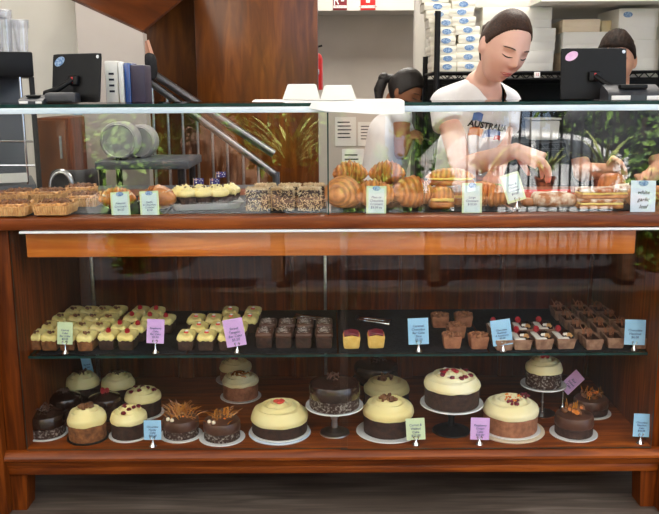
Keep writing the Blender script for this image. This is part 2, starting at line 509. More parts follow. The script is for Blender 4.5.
lo = [bm.verts.new(v) for v in (A0, B, C2, A2)]
hi = [bm.verts.new(v + Vector((0, 0, .012))) for v in (A0, B, C2, A2)]
for f in ((lo[0], lo[1], lo[2]), (lo[0], lo[2], lo[3]), (hi[2], hi[1], hi[0]), (hi[3], hi[2], hi[0])): bm.faces.new(f)
for k in range(4): bm.faces.new((lo[k], hi[k], hi[(k + 1) % 4], lo[(k + 1) % 4]))
bmesh.ops.recalc_face_normals(bm, faces=bm.faces[:])
struct(sf.build('ceiling_stair', 'wood_soffit', smooth=False))
x0, x1, x2 = P(120, 60, 2.6).x, P(197, 60, 2.6).x, P(318, 60, 2.45).x
sbox('wall_stairwell', (x0 - .1, 2.6, 0), (x1, 2.66, 2.75), 'wood_panel')
sbox('wall_panel', (P(196, 60, 2.45).x, 2.45, 0), (x2, 2.6, 2.75), 'wood_panel', .004)
xb = P(430, 60, 4.6).x
sbox('wall_back', (-1.5, 4.6, 0), (1.6, 4.7, 2.75), 'beige_wall')
zb = P(360, 10.5, 4.2).z
sbox('trim_bulkhead', (-1.2, 4.2, zb), (1.6, 4.6, 2.75), 'white_wall')
xr = P(419, 60, 2.75).x
sbox('wall_right', (xr, 2.75, 0), (4, 2.85, 2.75), 'white_wall')
sbox('trim_corner', (P(414, 60, 2.7).x, 2.68, 0), (P(424, 60, 2.7).x, 2.75, 2.75), 'white_wall', .004)
sbox('wall_west', (-4, -1.0, 0), (-3.9, 6.2, 2.75), 'white_wall')
sbox('wall_east', (3.9, -1.0, 0), (4, 6.2, 2.75), 'white_wall')

# signs on the bulkhead
def wall_sign(cx, w, label, mat, head):
    p0 = P(cx, 10, 4.19); k = ppm(4.19, 1.9)
    t = thing('fire_sign', label, 'sign', (p0.x, 4.2, p0.z))
    MB().box((-w / 2 * k, -.006, 0), (w / 2 * k, 0, 20 * k), .001).build('plate', mat, t)
    MB().box((-w / 2 * k * .95, -.008, 2 * k), (w / 2 * k * .95, -.006, 4.4 * k)).build('text_band', 'paper', t)
    text_mesh('lettering', head, 2.0 * k, 'maroon', t, (0, -.0085, 3.2 * k), (PI / 2, 0, 0))
    return t, k
t, k = wall_sign(340, 14, 'dark red fire sign at the end of the bulkhead nearest the wood panel', 'maroon', 'FIRE BLANKET')
b = MB()
for (xa, xb_, za, zc) in ((-6, -5, 5, 16), (-5, -2, 9, 11)): b.box((xa * k, -.009, za * k), (xb_ * k, -.006, zc * k))
b.tube([(-4 * k, -.008, 10 * k), (-1.5 * k, -.008, 5.5 * k)], .6 * k, 6); b.tube([(1 * k, -.008, 9 * k), (4 * k, -.008, 9 * k)], .8 * k, 6)
b.build('pictogram', 'paper', t)
t, k = wall_sign(368, 15, 'brighter red fire sign with white pictogram, right of the other sign', 'red', 'FIRE EXTINGUISHER')
MB().box((-2 * k, -.009, 7 * k), (2 * k, -.006, 14 * k), .001).build('pictogram', 'paper', t)

# red extinguisher hung beyond the wood panel edge
k = ppm(2.66, 1.3)
t = thing('fire_extinguisher', 'red fire extinguisher half hidden by the edge of the wood panel wall', 'fire extinguisher', (P(318, 88, 2.66).x - 1.5 * k, 2.602 + 6.6 * k, P(318, 90, 2.66).z))
MB().lathe([(0, 0), (6 * k, 0), (6.5 * k, 1 * k), (6.5 * k, 30 * k), (5 * k, 34 * k), (2 * k, 36 * k), (2 * k, 39 * k), (0, 39 * k)], 20).build('cylinder', 'red', t)
MB().tube([(0, 0, 38 * k), (2 * k, 0, 42 * k), (6 * k, 0, 43 * k)], 1 * k, 8).build('handle', 'black', t)
MB().box((-3 * k, -6.6 * k, 15 * k), (3 * k, 0, 20 * k), .002).build('wall_bracket', 'steel', t)

# ================================================================== stair railing
t = thing('stair_railing', 'steel stair railing with two sloping rails in front of wood panelling', 'railing', (0, 0, 0))
YR = 2.2
for (a, b_, r) in (((146, 69), (274, 154), .022), ((142, 76), (277, 176), .02)):
    MB().tube([P(*a, YR), P(*b_, YR)], r, 14).build('handrail', 'rail', t)
for px in (152, 167, 182, 197, 212, 227, 243, 258):
    py = 76 + (px - 142) * (100 / 135)
    q = P(px, py, YR)
    MB().tube([q, (q.x, q.y, .35)], .0075, 8).build('baluster', 'steel', t)
q = P(276, 172, YR)
MB().tube([(q.x, q.y, 0), (q.x, q.y, q.z)], .02, 12).build('newel_post', 'rail', t)
# dark bag hanging by the nib wall
q = P(150.6, 80, 1.74)
k = ppm(1.74, 1.3)
t = thing('shoulder_bag', 'black rounded bag hanging beside the grey wall edge above the railing', 'bag', (q.x, 1.74, q.z))
MB().sblock((0, 0, 13 * k), (13 * k, .07, 27 * k), 6 * k, 6, wob=.004).build('bag_body', 'black_soft', t)
MB().tube([(-3 * k, 0, 25 * k), (-4 * k, 0, 36 * k), (-2 * k, 0, 38 * k), (2 * k, 0, 24 * k)], .012, 8).build('strap', 'skin_light', t)

# ================================================================== display case
DC = thing('display_case', 'long cherry wood cake display case with glass top and three display levels', 'display case', (0, 0, 0))
ZT, ZG, ZM, ZB, DEP = .90, 1.209, .468, .20, .66
XL, XR = -.905, .952
E_ = 'wood_x'
# top board with moulded front edge, silver track, header rail
MB().box((-1.25, -.028, ZT - .036), (1.25, DEP, ZT), .008).build('top_board', E_, DC)
MB().box((-.862, -.032, ZT - .0435), (1.25, -.018, ZT - .037), .001).build('track', 'alu', DC)
MB().box((-.858, .003, .782), (.866, .028, ZT - .04), .004).build('header_rail', 'wood_band_lit', DC)
for (xa, xb_) in ((-1.25, -.963), (.978, 1.25)):
    MB().box((xa, -.03, 0), (xb_, .06, ZT - .038), .006).build('corner_post', 'wood_z', DC)
for (xa, xb_) in ((-.963, XL), (XR, .978)):
    MB().box((xa, .0, ZB - .07), (xb_, DEP - .02, ZT - .036), .003).build('side_panel', 'wood_z', DC)
for xa in (-.96, .942):
    for ya in (.01, DEP - .1):
        MB().prism([(xa - .005, 0), (xa + .038, 0), (xa + .05, ZB - .07), (xa - .012, ZB - .07)], 1, ya, ya + .07).build('leg', 'wood_z', DC, smooth=False)
# deck with moulding, bottom rail
MB().prism([(-.005, ZB - .055), (DEP - .02, ZB - .055), (DEP - .02, ZB), (-.006, ZB), (-.014, ZB - .004), (-.026, ZB - .018), (-.026, ZB - .026), (-.014, ZB - .034)], 0, -.963, .978).build('bottom_deck', 'wood_x', DC, ang=.5)
MB().box((-.963, -.004, .12), (.978, .03, ZB - .052), .006).build('bottom_rail', 'wood_x', DC)
MB().box((-.963, DEP - .06, .12), (.978, DEP - .02, ZB - .052), .006).build('back_rail', 'wood_x', DC)
# rear sliding doors: five framed panels
edges = [XL, -.55, -.13, .26, .63, XR]
for i in range(5):
    a, b_ = edges[i], edges[i + 1]
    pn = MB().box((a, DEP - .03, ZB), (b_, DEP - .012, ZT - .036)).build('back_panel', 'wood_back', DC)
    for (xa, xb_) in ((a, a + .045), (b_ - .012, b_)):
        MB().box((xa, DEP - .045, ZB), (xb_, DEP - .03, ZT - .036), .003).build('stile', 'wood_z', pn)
# steel shelf uprights
for px in (91, 325):
    q = P(px, 257, DEP - .07)
    MB().box((q.x - .005, DEP - .075, ZB), (q.x + .005, DEP - .063, ZT - .036), .001).build('shelf_upright', 'steel', DC)
q = P(610, 280, DEP - .07)
MB().box((q.x - .005, DEP - .075, ZB), (q.x + .005, DEP - .063, ZT - .036), .001).build('shelf_upright', 'steel', DC)
# glass with green edges
def pane(name, a, b, mat='glass', parent=DC, face=None):
    m_ = MB().box(a, b)
    m_.bm.normal_update()
    sz = [abs(b[i] - a[i]) for i in range(3)]; th = sz.index(min(sz))
    for f in m_.bm.faces: f.material_index = 0 if abs(f.normal[th]) > .9 else 1
    return m_.build(name, [mat, 'edge'], parent, smooth=False)
pane('middle_shelf', (XL + .002, .07, ZM - .008), (XR - .002, DEP - .08, ZM), 'shelf_glass')
xa = XL + .02
for i in range(4):
    w = (XR - XL - .04) / 4
    MB().box((xa + i * w + .003, .078, ZM), (xa + (i + 1) * w - .003, DEP - .09, ZM + .003), .001).build('shelf_mat', 'mesh', DC)
pane('lower_pane', (-.9, -.006, ZB + .001), (.05, -.001, ZT - .038))
pane('lower_pane', (.03, -.014, ZB + .001), (XR - .005, -.009, ZT - .038))
# upper glass box
for (xa, xb_) in ((-1.25, -.004), (-.001, 1.25)):
    pane('upper_pane', (xa, .004, ZT), (xb_, .012, ZG - .026), 'glass_top')
pane('top_pane', (-1.25, .0, ZG - .009), (1.25, .44, ZG))
MB().box((-1.25, .0, ZG - .026), (1.25, .014, ZG - .0095), .002).build('top_trim', 'edge_sky', DC)
MB().box((-.0045, .002, ZT), (-.0005, .014, ZG - .026)).build('pane_joint', 'edge', DC)
for xa in (-1.245, 1.235):
    pane('end_pane', (xa, .016, ZT), (xa + .008, .44, ZG - .0095))
for xa in (-1.2, 1.2):
    MB().box((xa - .004, .43, ZT), (xa + .004, .438, ZG - .0095)).build('rear_post', 'steel', DC)
# slate boards on the top level
for i, (pa, pb) in enumerate(((-1, 166), (168, 327), (331, 516), (521, 660))):
    qa, qb = PZ(pa, 214, ZT).x, PZ(pb, 214, ZT).x
    o = MB().box((qa, .03, ZT), (qb, .42, ZT + .005), .0015).build('slate_board', 'slate')
    tag(o, ['black slate board under the nut tarts and left pastries', 'black slate board under the lamingtons and the cupcake platter',
            'black slate board under the plain croissants', 'black slate board under the floured breads at the right end'][i], 'slate board')
ZS = ZT + .005
ZM2 = ZM + .003

# ================================================================== things behind and on the case
# tablet seen from behind
def tablet(px0, px1, py0, py1, Y, rz, label, st, tilt=-8):
    c = P((px0 + px1) / 2, (py0 + py1) / 2, Y); k = ppm(Y, 1.25)
    w, h = (px1 - px0) * k / max(.5, math.cos(rz)), (py1 - py0) * k
    t = thing('tablet', label, 'tablet', (c.x, Y, ZG), rz)
    mt = Matrix.Translation((0, 0, c.z - ZG)) @ Matrix.Rotation(R(tilt), 4, 'X')
    MB().sblock((0, 0, 0), (w, .010, h), .005, 10, mt=mt).build('body', 'black', t)
    sc_ = MB().box((-w * .46, .0052, -h * .44), (w * .46, .0056, h * .44), mt=mt).build('screen', 'screen', t)
    MB().lathe([(0, 0), (5.2 * k, 0), (5.2 * k, .0006), (0, .0006)], 24, mt=mt @ Matrix.Translation((-w * .34, -.005, h * .34)) @ Matrix.Rotation(R(-28), 4, 'Y') @ Matrix.Rotation(PI / 2, 4, 'X') @ Matrix.Diagonal((1.3, .8, 1, 1))).build('oval_sticker', st, t)
    MB().lathe([(0, 0), (1.7 * k, 0), (1.7 * k, .0015), (0, .0015)], 16, mt=mt @ Matrix.Translation((w * .45, -.005, h * .42)) @ Matrix.Rotation(PI / 2, 4, 'X')).build('camera_lens', 'steel', t)
    pl = MB().sblock((0, -.012, -h * .06), (.035, .016, .03), .005, 4, mt=mt).build('mount_plate', 'black', t)
    MB().box((-.003, -.0215, -h * .06 - .008), (.003, -.0195, -h * .06 + .008), mt=mt).build('red_catch', 'red', pl)
    a = mt @ Vector((-.0, -.018, -h * .06))
    sg = -1 if rz else 1
    MB().tube([a, (sg * .03, -.05, (c.z - ZG) * .55), (sg * .075, -.05, .03), (sg * .08, -.045, .008)], [.007, .009, .009, .012], 10).build('stand_arm', 'black', t)
    MB().sblock((sg * .08, -.045, .006), (.09, .07, .012), .004, 4).build('stand_base', 'charcoal', t)
    return t
tablet(560.5, 626, 48.5, 99, .24, 0, 'black tablet with a lilac sticker, seen from behind at the right end', 'sticker_lilac')
tablet(49, 104, 54, 102, .20, R(-24), 'black tablet with a pale blue sticker, tilted, at the left end', 'sticker')

def terminal(px0, px1, py0, Y, label, rz=0):
    a, b_ = P(px0, py0, Y), P(px1, py0, Y)
    w = b_.x - a.x; h = a.z - ZG
    t = thing('card_terminal', label, 'card terminal', ((a.x + b_.x) / 2, Y, ZG), rz)
    MB().prism([(-.03, 0), (.05, 0), (.05, h * .75), (.035, h), (-.02, h * .55), (-.03, h * .3)], 0, -w / 2, w / 2).build('body', 'charcoal', t)
    MB().box((-w * .45, -.032, .001), (-w * .1, -.027, h * .3), .001).build('paper_slip', 'paper', t)
    MB().box((w * .2, -.032, .001), (w * .45, -.027, h * .28), .001).build('paper_slip', 'paper', t)
    MB().sblock((0, .0, h * .85), (w * .5, .03, h * .3), .004, 4).build('keypad', 'black', t)
    return t
terminal(606, 660, 84.5, .15, 'dark grey card terminal beside the tablet with the lilac sticker')
terminal(21, 46, 95, .12, 'dark grey card terminal in front of the tilted tablet on the left')
MB_ = MB()
t = thing('receipt_printer', 'small rounded charcoal receipt printer below the tilted left tablet', 'printer', (P(63, 100, .14).x, .14, ZG))
k = ppm(.14, 1.2)
MB().sblock((0, 0, 5.5 * k), (31 * k, .06, 11 * k), 3 * k, 6).build('body', 'charcoal', t)
MB().box((-12 * k, -.0315, 1 * k), (12 * k, -.0295, 3 * k), .0005).build('paper_slot', 'black', t)

# binders standing on the glass
def binder(px0, px1, pyt, Y, mat, label, depth, spine=None):
    a, b_ = P(px0, pyt, Y), P(px1, pyt, Y)
    t = thing('ring_binder', label, 'binder', ((a.x + b_.x) / 2, Y, ZG)); w = b_.x - a.x; h = a.z - ZG
    MB().box((-w / 2, 0, 0), (w / 2, depth, h), .003).build('cover', mat, t)
    MB().box((-w / 2 + .003, .004, h - .004), (w / 2 - .003, depth - .001, h + .0005)).build('pages', 'paper', t)
    if spine:
        for kx in range(4):
            MB().box((-w * .2, -.0012, h * (.25 + .14 * kx)), (w * .2, .0, h * (.30 + .14 * kx))).build('spine_mark', 'ink', t)
    return t
binder(104, 117, 61, .27, 'white_box', 'white file with dark spine marks, leftmost of the standing files', .1, True)
binder(117.6, 123, 62.5, .265, 'paper', 'thin cream file between the white file and the blue binder', .1)
binder(123.4, 129.5, 62.8, .26, 'file_blue', 'glossy blue ring binder with rounded spine', .1)
binder(130, 144, 65, .262, 'file_dark', 'dark plum binder, rightmost of the standing files', .1)

# paper sheet and two folded cartons on the glass top
q0 = P(248, 99, .2); q1 = P(400, 99, .05)
sh = MB(); n = 24
bm = sh.bm
def sheet_pt(u, v):
    x = P(252, 100, .1).x * (1 - u) + P(401, 100, .1).x * u
    yb = .26; yf = .10 * (1 - min(1, u * 2.2)) - .012 * min(1, u * 2.2)
    y = yb * (1 - v) + yf * v
    z = ZG + .002 + .005 * math.sin(u * 7 + 1) * (v) * (1 - v) * 2 + .004 * (1 - v)
    return Vector((x, y, z))
vs = {}
for i in range(n + 1):
    for j in range(11):
        u = i / n
        if j < 10: p = sheet_pt(u, j / 9)
        else:
            p = sheet_pt(u, 1); dn = .03 * max(0, min(1, (u - .22) / .3)) * (1 + .12 * math.sin(u * 9))
            p = p + Vector((0, -.004, -dn - .0001))
        for s_ in (0, 1):
            vs[i, j, s_] = bm.verts.new(p + Vector((0, 0, .0012 * s_)) + (Vector((0, -.0012 * s_, -.0012 * s_)) if j == 10 else Vector()))
for i in range(n):
    for j in range(10):
        bm.faces.new((vs[i, j, 1], vs[i, j + 1, 1], vs[i + 1, j + 1, 1], vs[i + 1, j, 1]))
        bm.faces.new((vs[i, j, 0], vs[i + 1, j, 0], vs[i + 1, j + 1, 0], vs[i, j + 1, 0]))
bmesh.ops.recalc_face_normals(bm, faces=bm.faces[:])
o = sh.build('paper_sheet', 'paper', ang=1.2)
tag(o, 'large white paper sheet drooping over the front edge of the glass top', 'paper')
def carton(pa, pb, pt, pb_, Y, label, sl):
    a, b_ = P(pa, pb_, Y), P(pb, pb_, Y); w = b_.x - a.x; h = P(pa, pt, Y).z - ZG - .006
    t = thing('cake_carton', label, 'carton', ((a.x + b_.x) / 2, Y, ZG + .0085))
    MB().prism([(-w / 2, 0), (w / 2, 0), (w * .4 + sl * .006, h), (-w * .36 + sl * .006, h)], 1, -.03, .03).build('body', 'white_box', t, smooth=False)
    MB().prism([(-w * .36 + sl * .006, h), (w * .4 + sl * .006, h), (w * .36, h + .0025), (-w * .33, h + .0025)], 1, -.032, .03).build('lid', 'paper', t, smooth=False)
    return t
carton(283, 320, 86, 98, .17, 'folded white cake carton on the paper sheet, the left one of the pair', 0)
carton(320.5, 356, 87, 98, .17, 'folded white cake carton on the paper sheet, right of its twin', -.5)

# coffee machine at the far left with cups on it
qa = P(32, 52, .85)
t = thing('coffee_machine', 'tall black coffee machine cut off by the left edge, cups on its top', 'coffee machine', (qa.x, .85, 0), R(22))
ztop = qa.z; zbot = P(32, 77, .85).z
MB().box((-.55, -.02, zbot), (0, .4, ztop), .006).build('top_housing', 'black', t)
MB().box((-.018, -.015, .0), (0, .02, zbot), .002).build('upright', 'black', t)
MB().box((-.55, .36, .0), (-.03, .38, zbot), .002).build('back_plate', 'dark_grey', t)
MB().box((-.55, -.01, .86), (-.02, .36, .9), .004).build('drip_tray', 'dark_grey', t)
MB().box((-.55, .0, .02), (-.02, .36, .86), .004).build('lower_cabinet', 'dark_grey', t)
MB().tube([(-.05, -.0, zbot), (-.05, -.0, .9)], .004, 8).build('wire_guard', 'chrome', t)
for z_ in (.97, 1.06): MB().tube([(-.55, -.0, z_ + .02), (-.02, -.0, z_)], .004, 8).build('wire_guard', 'chrome', t)
MB().box((-.16, -.014, .91), (-.05, -.01, .945)).build('front_label', 'white_box', t)
CU = [(22.5, 20, 'clear plastic cup on the coffee machine, rightmost and shortest', 49), (14, 20, 'clear plastic cup stack behind the rightmost cup', 45), (6, 10, 'tall stack of clear plastic cups, second from the left edge', 43), (-3, 10, 'tall stack of clear plastic cups cut off by the left edge', 40)]
for i, (px, pt, lb, pbm) in enumerate(CU):
    Yc = .95 + .03 * (i % 2); k = ppm(Yc, 1.3)
    q = P(px, pbm, Yc); h = P(px, pt, Yc).z - ztop
    t = thing('plastic_cup', lb, 'cup', (q.x, Yc, ztop))
    r0, r1 = 5.2 * k, 7.4 * k
    MB().lathe([(0, 0), (r0, 0), (r1, h), (r1 + .0015, h), (r1 + .002, h - .003), (r1 - .001, h - .004), (r0 - .0015, .002), (0, .002)], 28).build('cup_wall', 'cup', t)
    rims = MB()
    for kk in range(5): rims.lathe([(r1 - .001, h - .004 - .006 * kk), (r1 + .003, h - .002 - .006 * kk), (r1 + .001, h - .006 * kk)], 28)
    rims.build('rim', 'cup', t)
    if i == 2: text_mesh('lettering', 'Medi', .013, 'ink', t, (r1 * .25, -r1 * .97, h * .8), (PI / 2, 0, .2))

# cupboard, hand bag, drums seen through the glass on the left
q = P(56, 190, 1.45)
t = thing('cupboard', 'brown wooden cupboard door with pale side behind the glass at left', 'cupboard', (q.x, 1.45, 0))
k = ppm(1.45, .9)
MB().box((-17 * k, 0, 0), (17 * k, .4, P(56, 118, 1.45).z), .004).build('carcass', 'wood_z', t)
MB().box((-15 * k, -.012, .03), (14 * k, 0, P(56, 120, 1.45).z), .004).build('door', 'wood_panel', t)
MB().tube([(10 * k, -.03, .95), (10 * k, -.03, 1.05)], .006, 8).build('handle', 'steel', t)
q = P(70, 192, .8); k = ppm(.8, .9)
t = thing('serving_counter', 'low dark rear counter running behind the display case', 'counter', (0, .72, 0))
MB().box((-1.07, 0, .84), (-.28, .32, .87), .004).build('worktop', 'dark_grey', t)
MB().box((-1.07, .02, .0), (-.28, .3, .84), .004).build('cabinet_body', 'darkcloth', t)
t = thing('handbag', 'black bag with a grey curved handle behind the nut tarts', 'bag', (q.x, .86, .87))
k = ppm(.86, .9)
MB().sblock((0, 0, 11.2 * k), (46 * k, .08, 21 * k), 7 * k, 7, wob=.012, fr=14).build('bag_body', 'black_soft', t)
MB().tube([(-9 * k + 11 * k * math.cos(a), -.045, 6 * k + 15 * k * math.sin(a)) for a in [PI * i / 14 for i in range(15)]], [(.011, .006)] * 15, 10).build('handle', 'steel', t)
for i, (px, py, rr) in enumerate(((118, 141, 19), (138, 142, 17))):
    Yd = 1.3 + .125 * i; k = ppm(Yd, 1.0); q = P(px, py, Yd)
    t = thing('round_canister', ['pale round plastic canister, larger and in front of the other', 'pale round plastic canister, smaller and behind the other'][i], 'canister', (q.x, Yd, q.z - rr * k))
    MB().lathe([(0, 0), (rr * k * .93, 0), (rr * k, .006), (rr * k, .09), (rr * k * .93, .1), (0, .1)], 40, mt=Matrix.Translation((0, .1, rr * k)) @ Matrix.Rotation(PI / 2, 4, 'X')).build('drum', 'canister', t)
    MB().lathe([(rr * k * .8, -.002), (rr * k * .86, .004), (rr * k * .92, -.002)], 40, mt=Matrix.Translation((0, .0, rr * k)) @ Matrix.Rotation(PI / 2, 4, 'X')).build('ring', 'canister', t)
    MB().box((-.01, -.02, -.0), (.01, .08, .012)).build('foot', 'black', t)
q = P(132, 179, 1.25)
t = thing('work_table', 'dark work table carrying the two round canisters', 'table', (P(134, 180, 1.25).x, 1.25, 0))
zz = P(117, 140, 1.3).z - 20 * ppm(1.3, 1.0)
MB().box((-.16, -.02, zz - .035), (.24, .35, zz), .004).build('table_top', 'dark_grey', t)
for xa in (-.14, .2):
    for ya in (.02, .31): MB().tube([(xa, ya, 0), (xa, ya, zz - .03)], .015, 8).build('leg', 'black', t)
q = P(72, 115, 1.66)
o = MB().box((q.x - .035, 2.296, q.z - .015), (q.x + .04, 2.2995, q.z + .018)).build('wall_note', 'card_blue'); o.location.x = -.15
tag(o, 'sky blue note stuck on the white wall above the cupboard', 'note')
# notices on the pale wall
for i, (xa, xb_, ya, yb) in enumerate(((335, 356, 117, 146), (358, 382, 122, 146), (342, 364, 149, 182), (369, 386, 151, 182))):
    a, b_ = P(xa, ya, 4.595), P(xb_, yb, 4.595)
    t = thing('wall_notice', ['grey printed notice on the pale back wall, upper left of four', 'grey printed notice on the pale back wall, upper right of four', 'white printed notice with bold heading, lower left of four', 'white printed notice, lower right of four beside the bent worker'][i], 'notice', ((a.x + b_.x) / 2, 4.596, (a.z + b_.z) / 2))
    w, h = b_.x - a.x, a.z - b_.z
    MB().box((-w / 2, -.002, -h / 2), (w / 2, 0, h / 2)).build('sheet', 'white_box' if i < 2 else 'paper', t)
    for r_ in range(5):
        MB().box((-w * .38, -.003, h * (.3 - .13 * r_)), (w * (.2 + .04 * (r_ % 3)), -.002, h * (.34 - .13 * r_))).build('text_line', 'ink', t)

# ------------------------------------------------------------------ shelving with cake boxes
YS = 1.9
zs = P(540, 71, YS).z
xs0, xs1 = P(437, 60, YS).x, P(658, 60, YS).x + .02
t = thing('wire_shelving', 'black wire shelving unit loaded with cake boxes behind the server', 'shelving', (0, YS, 0))
for xa in (xs0, xs1):
    for ya, zz in ((0, P(437, 11, YS).z if xa == xs0 else 2.0), (.5, 1.42)):
        MB().tube([(xa, ya, 0), (xa, ya, zz)], .0145, 12).build('post', 'black', t)
for zz in (zs, .98, .55):
    s_ = MB()
    for ya in (0, .5):
        s_.tube([(xs0, ya, zz - .006), (xs1, ya, zz - .006)], .006, 8); s_.tube([(xs0, ya, zz - .038), (xs1, ya, zz - .038)], .005, 8)
        nzig = 40
        s_.tube([(xs0 + (xs1 - xs0) * i / nzig, ya, zz - (.008 if i % 2 else .036)) for i in range(nzig + 1)], .004, 5)
    for i in range(28):
        y_ = .5 * i / 27; s_.tube([(xs0, y_, zz - .004), (xs1, y_, zz - .004)], .0035, 5)
    for xx in (xs0, xs1): s_.tube([(xx, 0, zz - .006), (xx, .5, zz - .006)], .006, 8)
    s_.build('wire_shelf', 'black', t)
q = P(537, 71.5, YS - .02)
o = MB().box((q.x - .014, YS - .03, q.z - .03), (q.x + .014, YS - .018, q.z - .002), .001).build('shelf_label', 'paper'); tag(o, 'small white label clipped to the front edge of the wire shelf', 'label')
text_mesh('lettering', '15', .018, 'red', o, (q.x, YS - .0305, q.z - .016), (PI / 2, 0, 0))
xsh = P(541, 5, 1.75).x; zsh = P(600, 1, 1.75).z
o = sbox('trim_overshelf', (xsh, 1.75, zsh), (3.9, 2.75, zsh + .03), 'white_box')
zs2 = zs + .0005
def cake_box(px, py0, py1, w, Y, d, zbase, label, group, rz=0, stk=(.5, .5), mat='card_box', sticker=True):
    k = ppm(Y, 1.4); q = P(px, py1, Y)
    h = (py1 - py0) * k
    t = thing('cake_box', label, 'cake box', (q.x, Y + d / 2, zbase), rz, group)
    MB().box((-w * k / 2, -d / 2, 0), (w * k / 2, d / 2, h * .72), .0015).build('tray', mat, t)
    MB().box((-w * k / 2 - .0015, -d / 2 - .0015, h * .4), (w * k / 2 + .0015, d / 2 + .0015, h - .0006), .0015).build('lid', mat, t)
    if sticker:
        MB().lathe([(0, 0), (.5, 0), (.5, .0006), (0, .0006)], 20, mt=Matrix.Translation(((stk[0] - .5) * w * k, -d / 2 - .0015, h * stk[1])) @ Matrix.Rotation(PI / 2, 4, 'X') @ Matrix.Diagonal((9.5 * k, 5.6 * k, 1, 1))).build('oval_sticker', 'sticker', t)
    return t, zbase + h
names = ['lowest', 'second from the bottom', 'third from the bottom', 'fourth from the bottom', 'fifth from the bottom', 'sixth from the bottom', 'seventh from the bottom', 'eighth from the bottom', 'ninth from the bottom', 'tenth from the bottom', 'topmost visible']
ys = [70.5, 61.3, 54.3, 45, 36, 27.5, 19, 11, 4, -4]
xs_ = [444.5, 445.5, 444, 444, 443.5, 443, 440, 437.5, 436.5]
z_ = zs2
for i in range(9):
    _, z_ = cake_box(xs_[i], ys[i + 1], ys[i], 25 + (i % 3), YS + .03, .2, z_, 'ivory cake box, %s in the left stack by shelf post' % names[i], 'cake boxes in the left stack', R(random.uniform(-4, 4)), (.62 if i < 6 else .5, .5))
ys = [70.5, 61.3, 52, 43.5, 35, 26.5, 17.5, 9.5, 2.5, -5]
xs_ = [469.5, 469.5, 470.5, 470.5, 466.5, 465, 462.5, 463, 461.5]
z_ = zs2
for i in range(9):
    _, z_ = cake_box(xs_[i], ys[i + 1], ys[i], 24 - (i % 2), YS + .02, .2, z_, 'ivory cake box, %s in the stack beside the server' % names[i], 'cake boxes in the stack beside the server', R(random.uniform(-5, 5)), (.5, .55))
ys = [70.5, 50.5, 28.5, 8.5, -10]
z_ = zs2
for i in range(4):
    w = [70, 72, 68, 66][i]
    _, z_ = cake_box([518, 518, 517, 508][i], ys[i + 1], ys[i], w, YS + .08, .3, z_, 'large plain white carton, %s of the four behind the server' % ['lowest', 'second', 'third', 'topmost'][i], 'large white cartons behind the server', R([-1, 1.5, 0, -1][i]), mat='white_box', sticker=False)
_, z1 = cake_box(585, 52, 70.5, 44, YS + .05, .3, zs2, 'large cream carton on the shelf behind the right tablet, bottom of its stack', None, R(0), mat='kraft', sticker=False)
_, z2 = cake_box(589, 32.5, 52, 46, YS + .06, .3, z1, 'large cream carton behind the right tablet, middle of its stack', None, R(-5), mat='white_box', sticker=False)
cake_box(583, 20.5, 32.5, 36, YS + .06, .28, z2, 'cream carton at the top of the stack behind the right tablet', None, R(-4), mat='kraft', sticker=False)
cake_box(606.5, 21, 32.5, 9, YS + .12, .16, z2, 'small cream carton beside the top of the stack behind the right tablet', None, R(-2), mat='card_edge', sticker=False)
_, z3 = cake_box(637, 40.5, 70.5, 39, YS + .03, .3, zs2, 'tall white carton on the shelf at far right, under the one with a sticker', None, R(2), mat='white_box', sticker=False)
cake_box(636, 10.5, 40.5, 39, YS + .03, .3, z3, 'tall white carton with a blue oval sticker at the top of the far right stack', None, R(2), (.22, .8), mat='white_box')
t = thing('storage_cabinet', 'black low cabinet standing under the wire shelving behind the server', 'cabinet', ((xs0 + xs1) / 2, 2.46, 0))
MB().box((-.60, 0, .05), (.85, .26, 1.3), .004).build('cabinet_body', 'black', t)
for i in range(3): MB().box((-.59 + .48 * i, -.012, .08), (-.12 + .48 * i, 0, 1.27), .004).build('door', 'black', t)
# lower shelf containers seen through the glass
zq = .98 + .0005
for i, (px, w, h, mt_, lb) in enumerate(((546, 30, 20, 'white_box', 'cream storage tub with lid on the lower wire shelf behind the server'), (575, 18, 22, 'charcoal', 'dark jar on the lower wire shelf, right of the cream tub'), (600, 20, 15, 'kraft', 'brown box on the lower wire shelf, right of the dark jar'))):
    q = P(px, 150, YS + .1); k = ppm(YS + .1, 1)
    t = thing('storage_tub', lb, 'container', (q.x, YS + .2, zq))
    MB().sblock((0, 0, h * k / 2), (w * k, .14, h * k), .01, 5, taper=.08).build('tub', mt_, t)
    MB().sblock((0, 0, h * k + .006), (w * k + .008, .15, .012), .004, 4).build('lid', mt_, t)
for i, px in enumerate((600, 622, 640)):
    pass
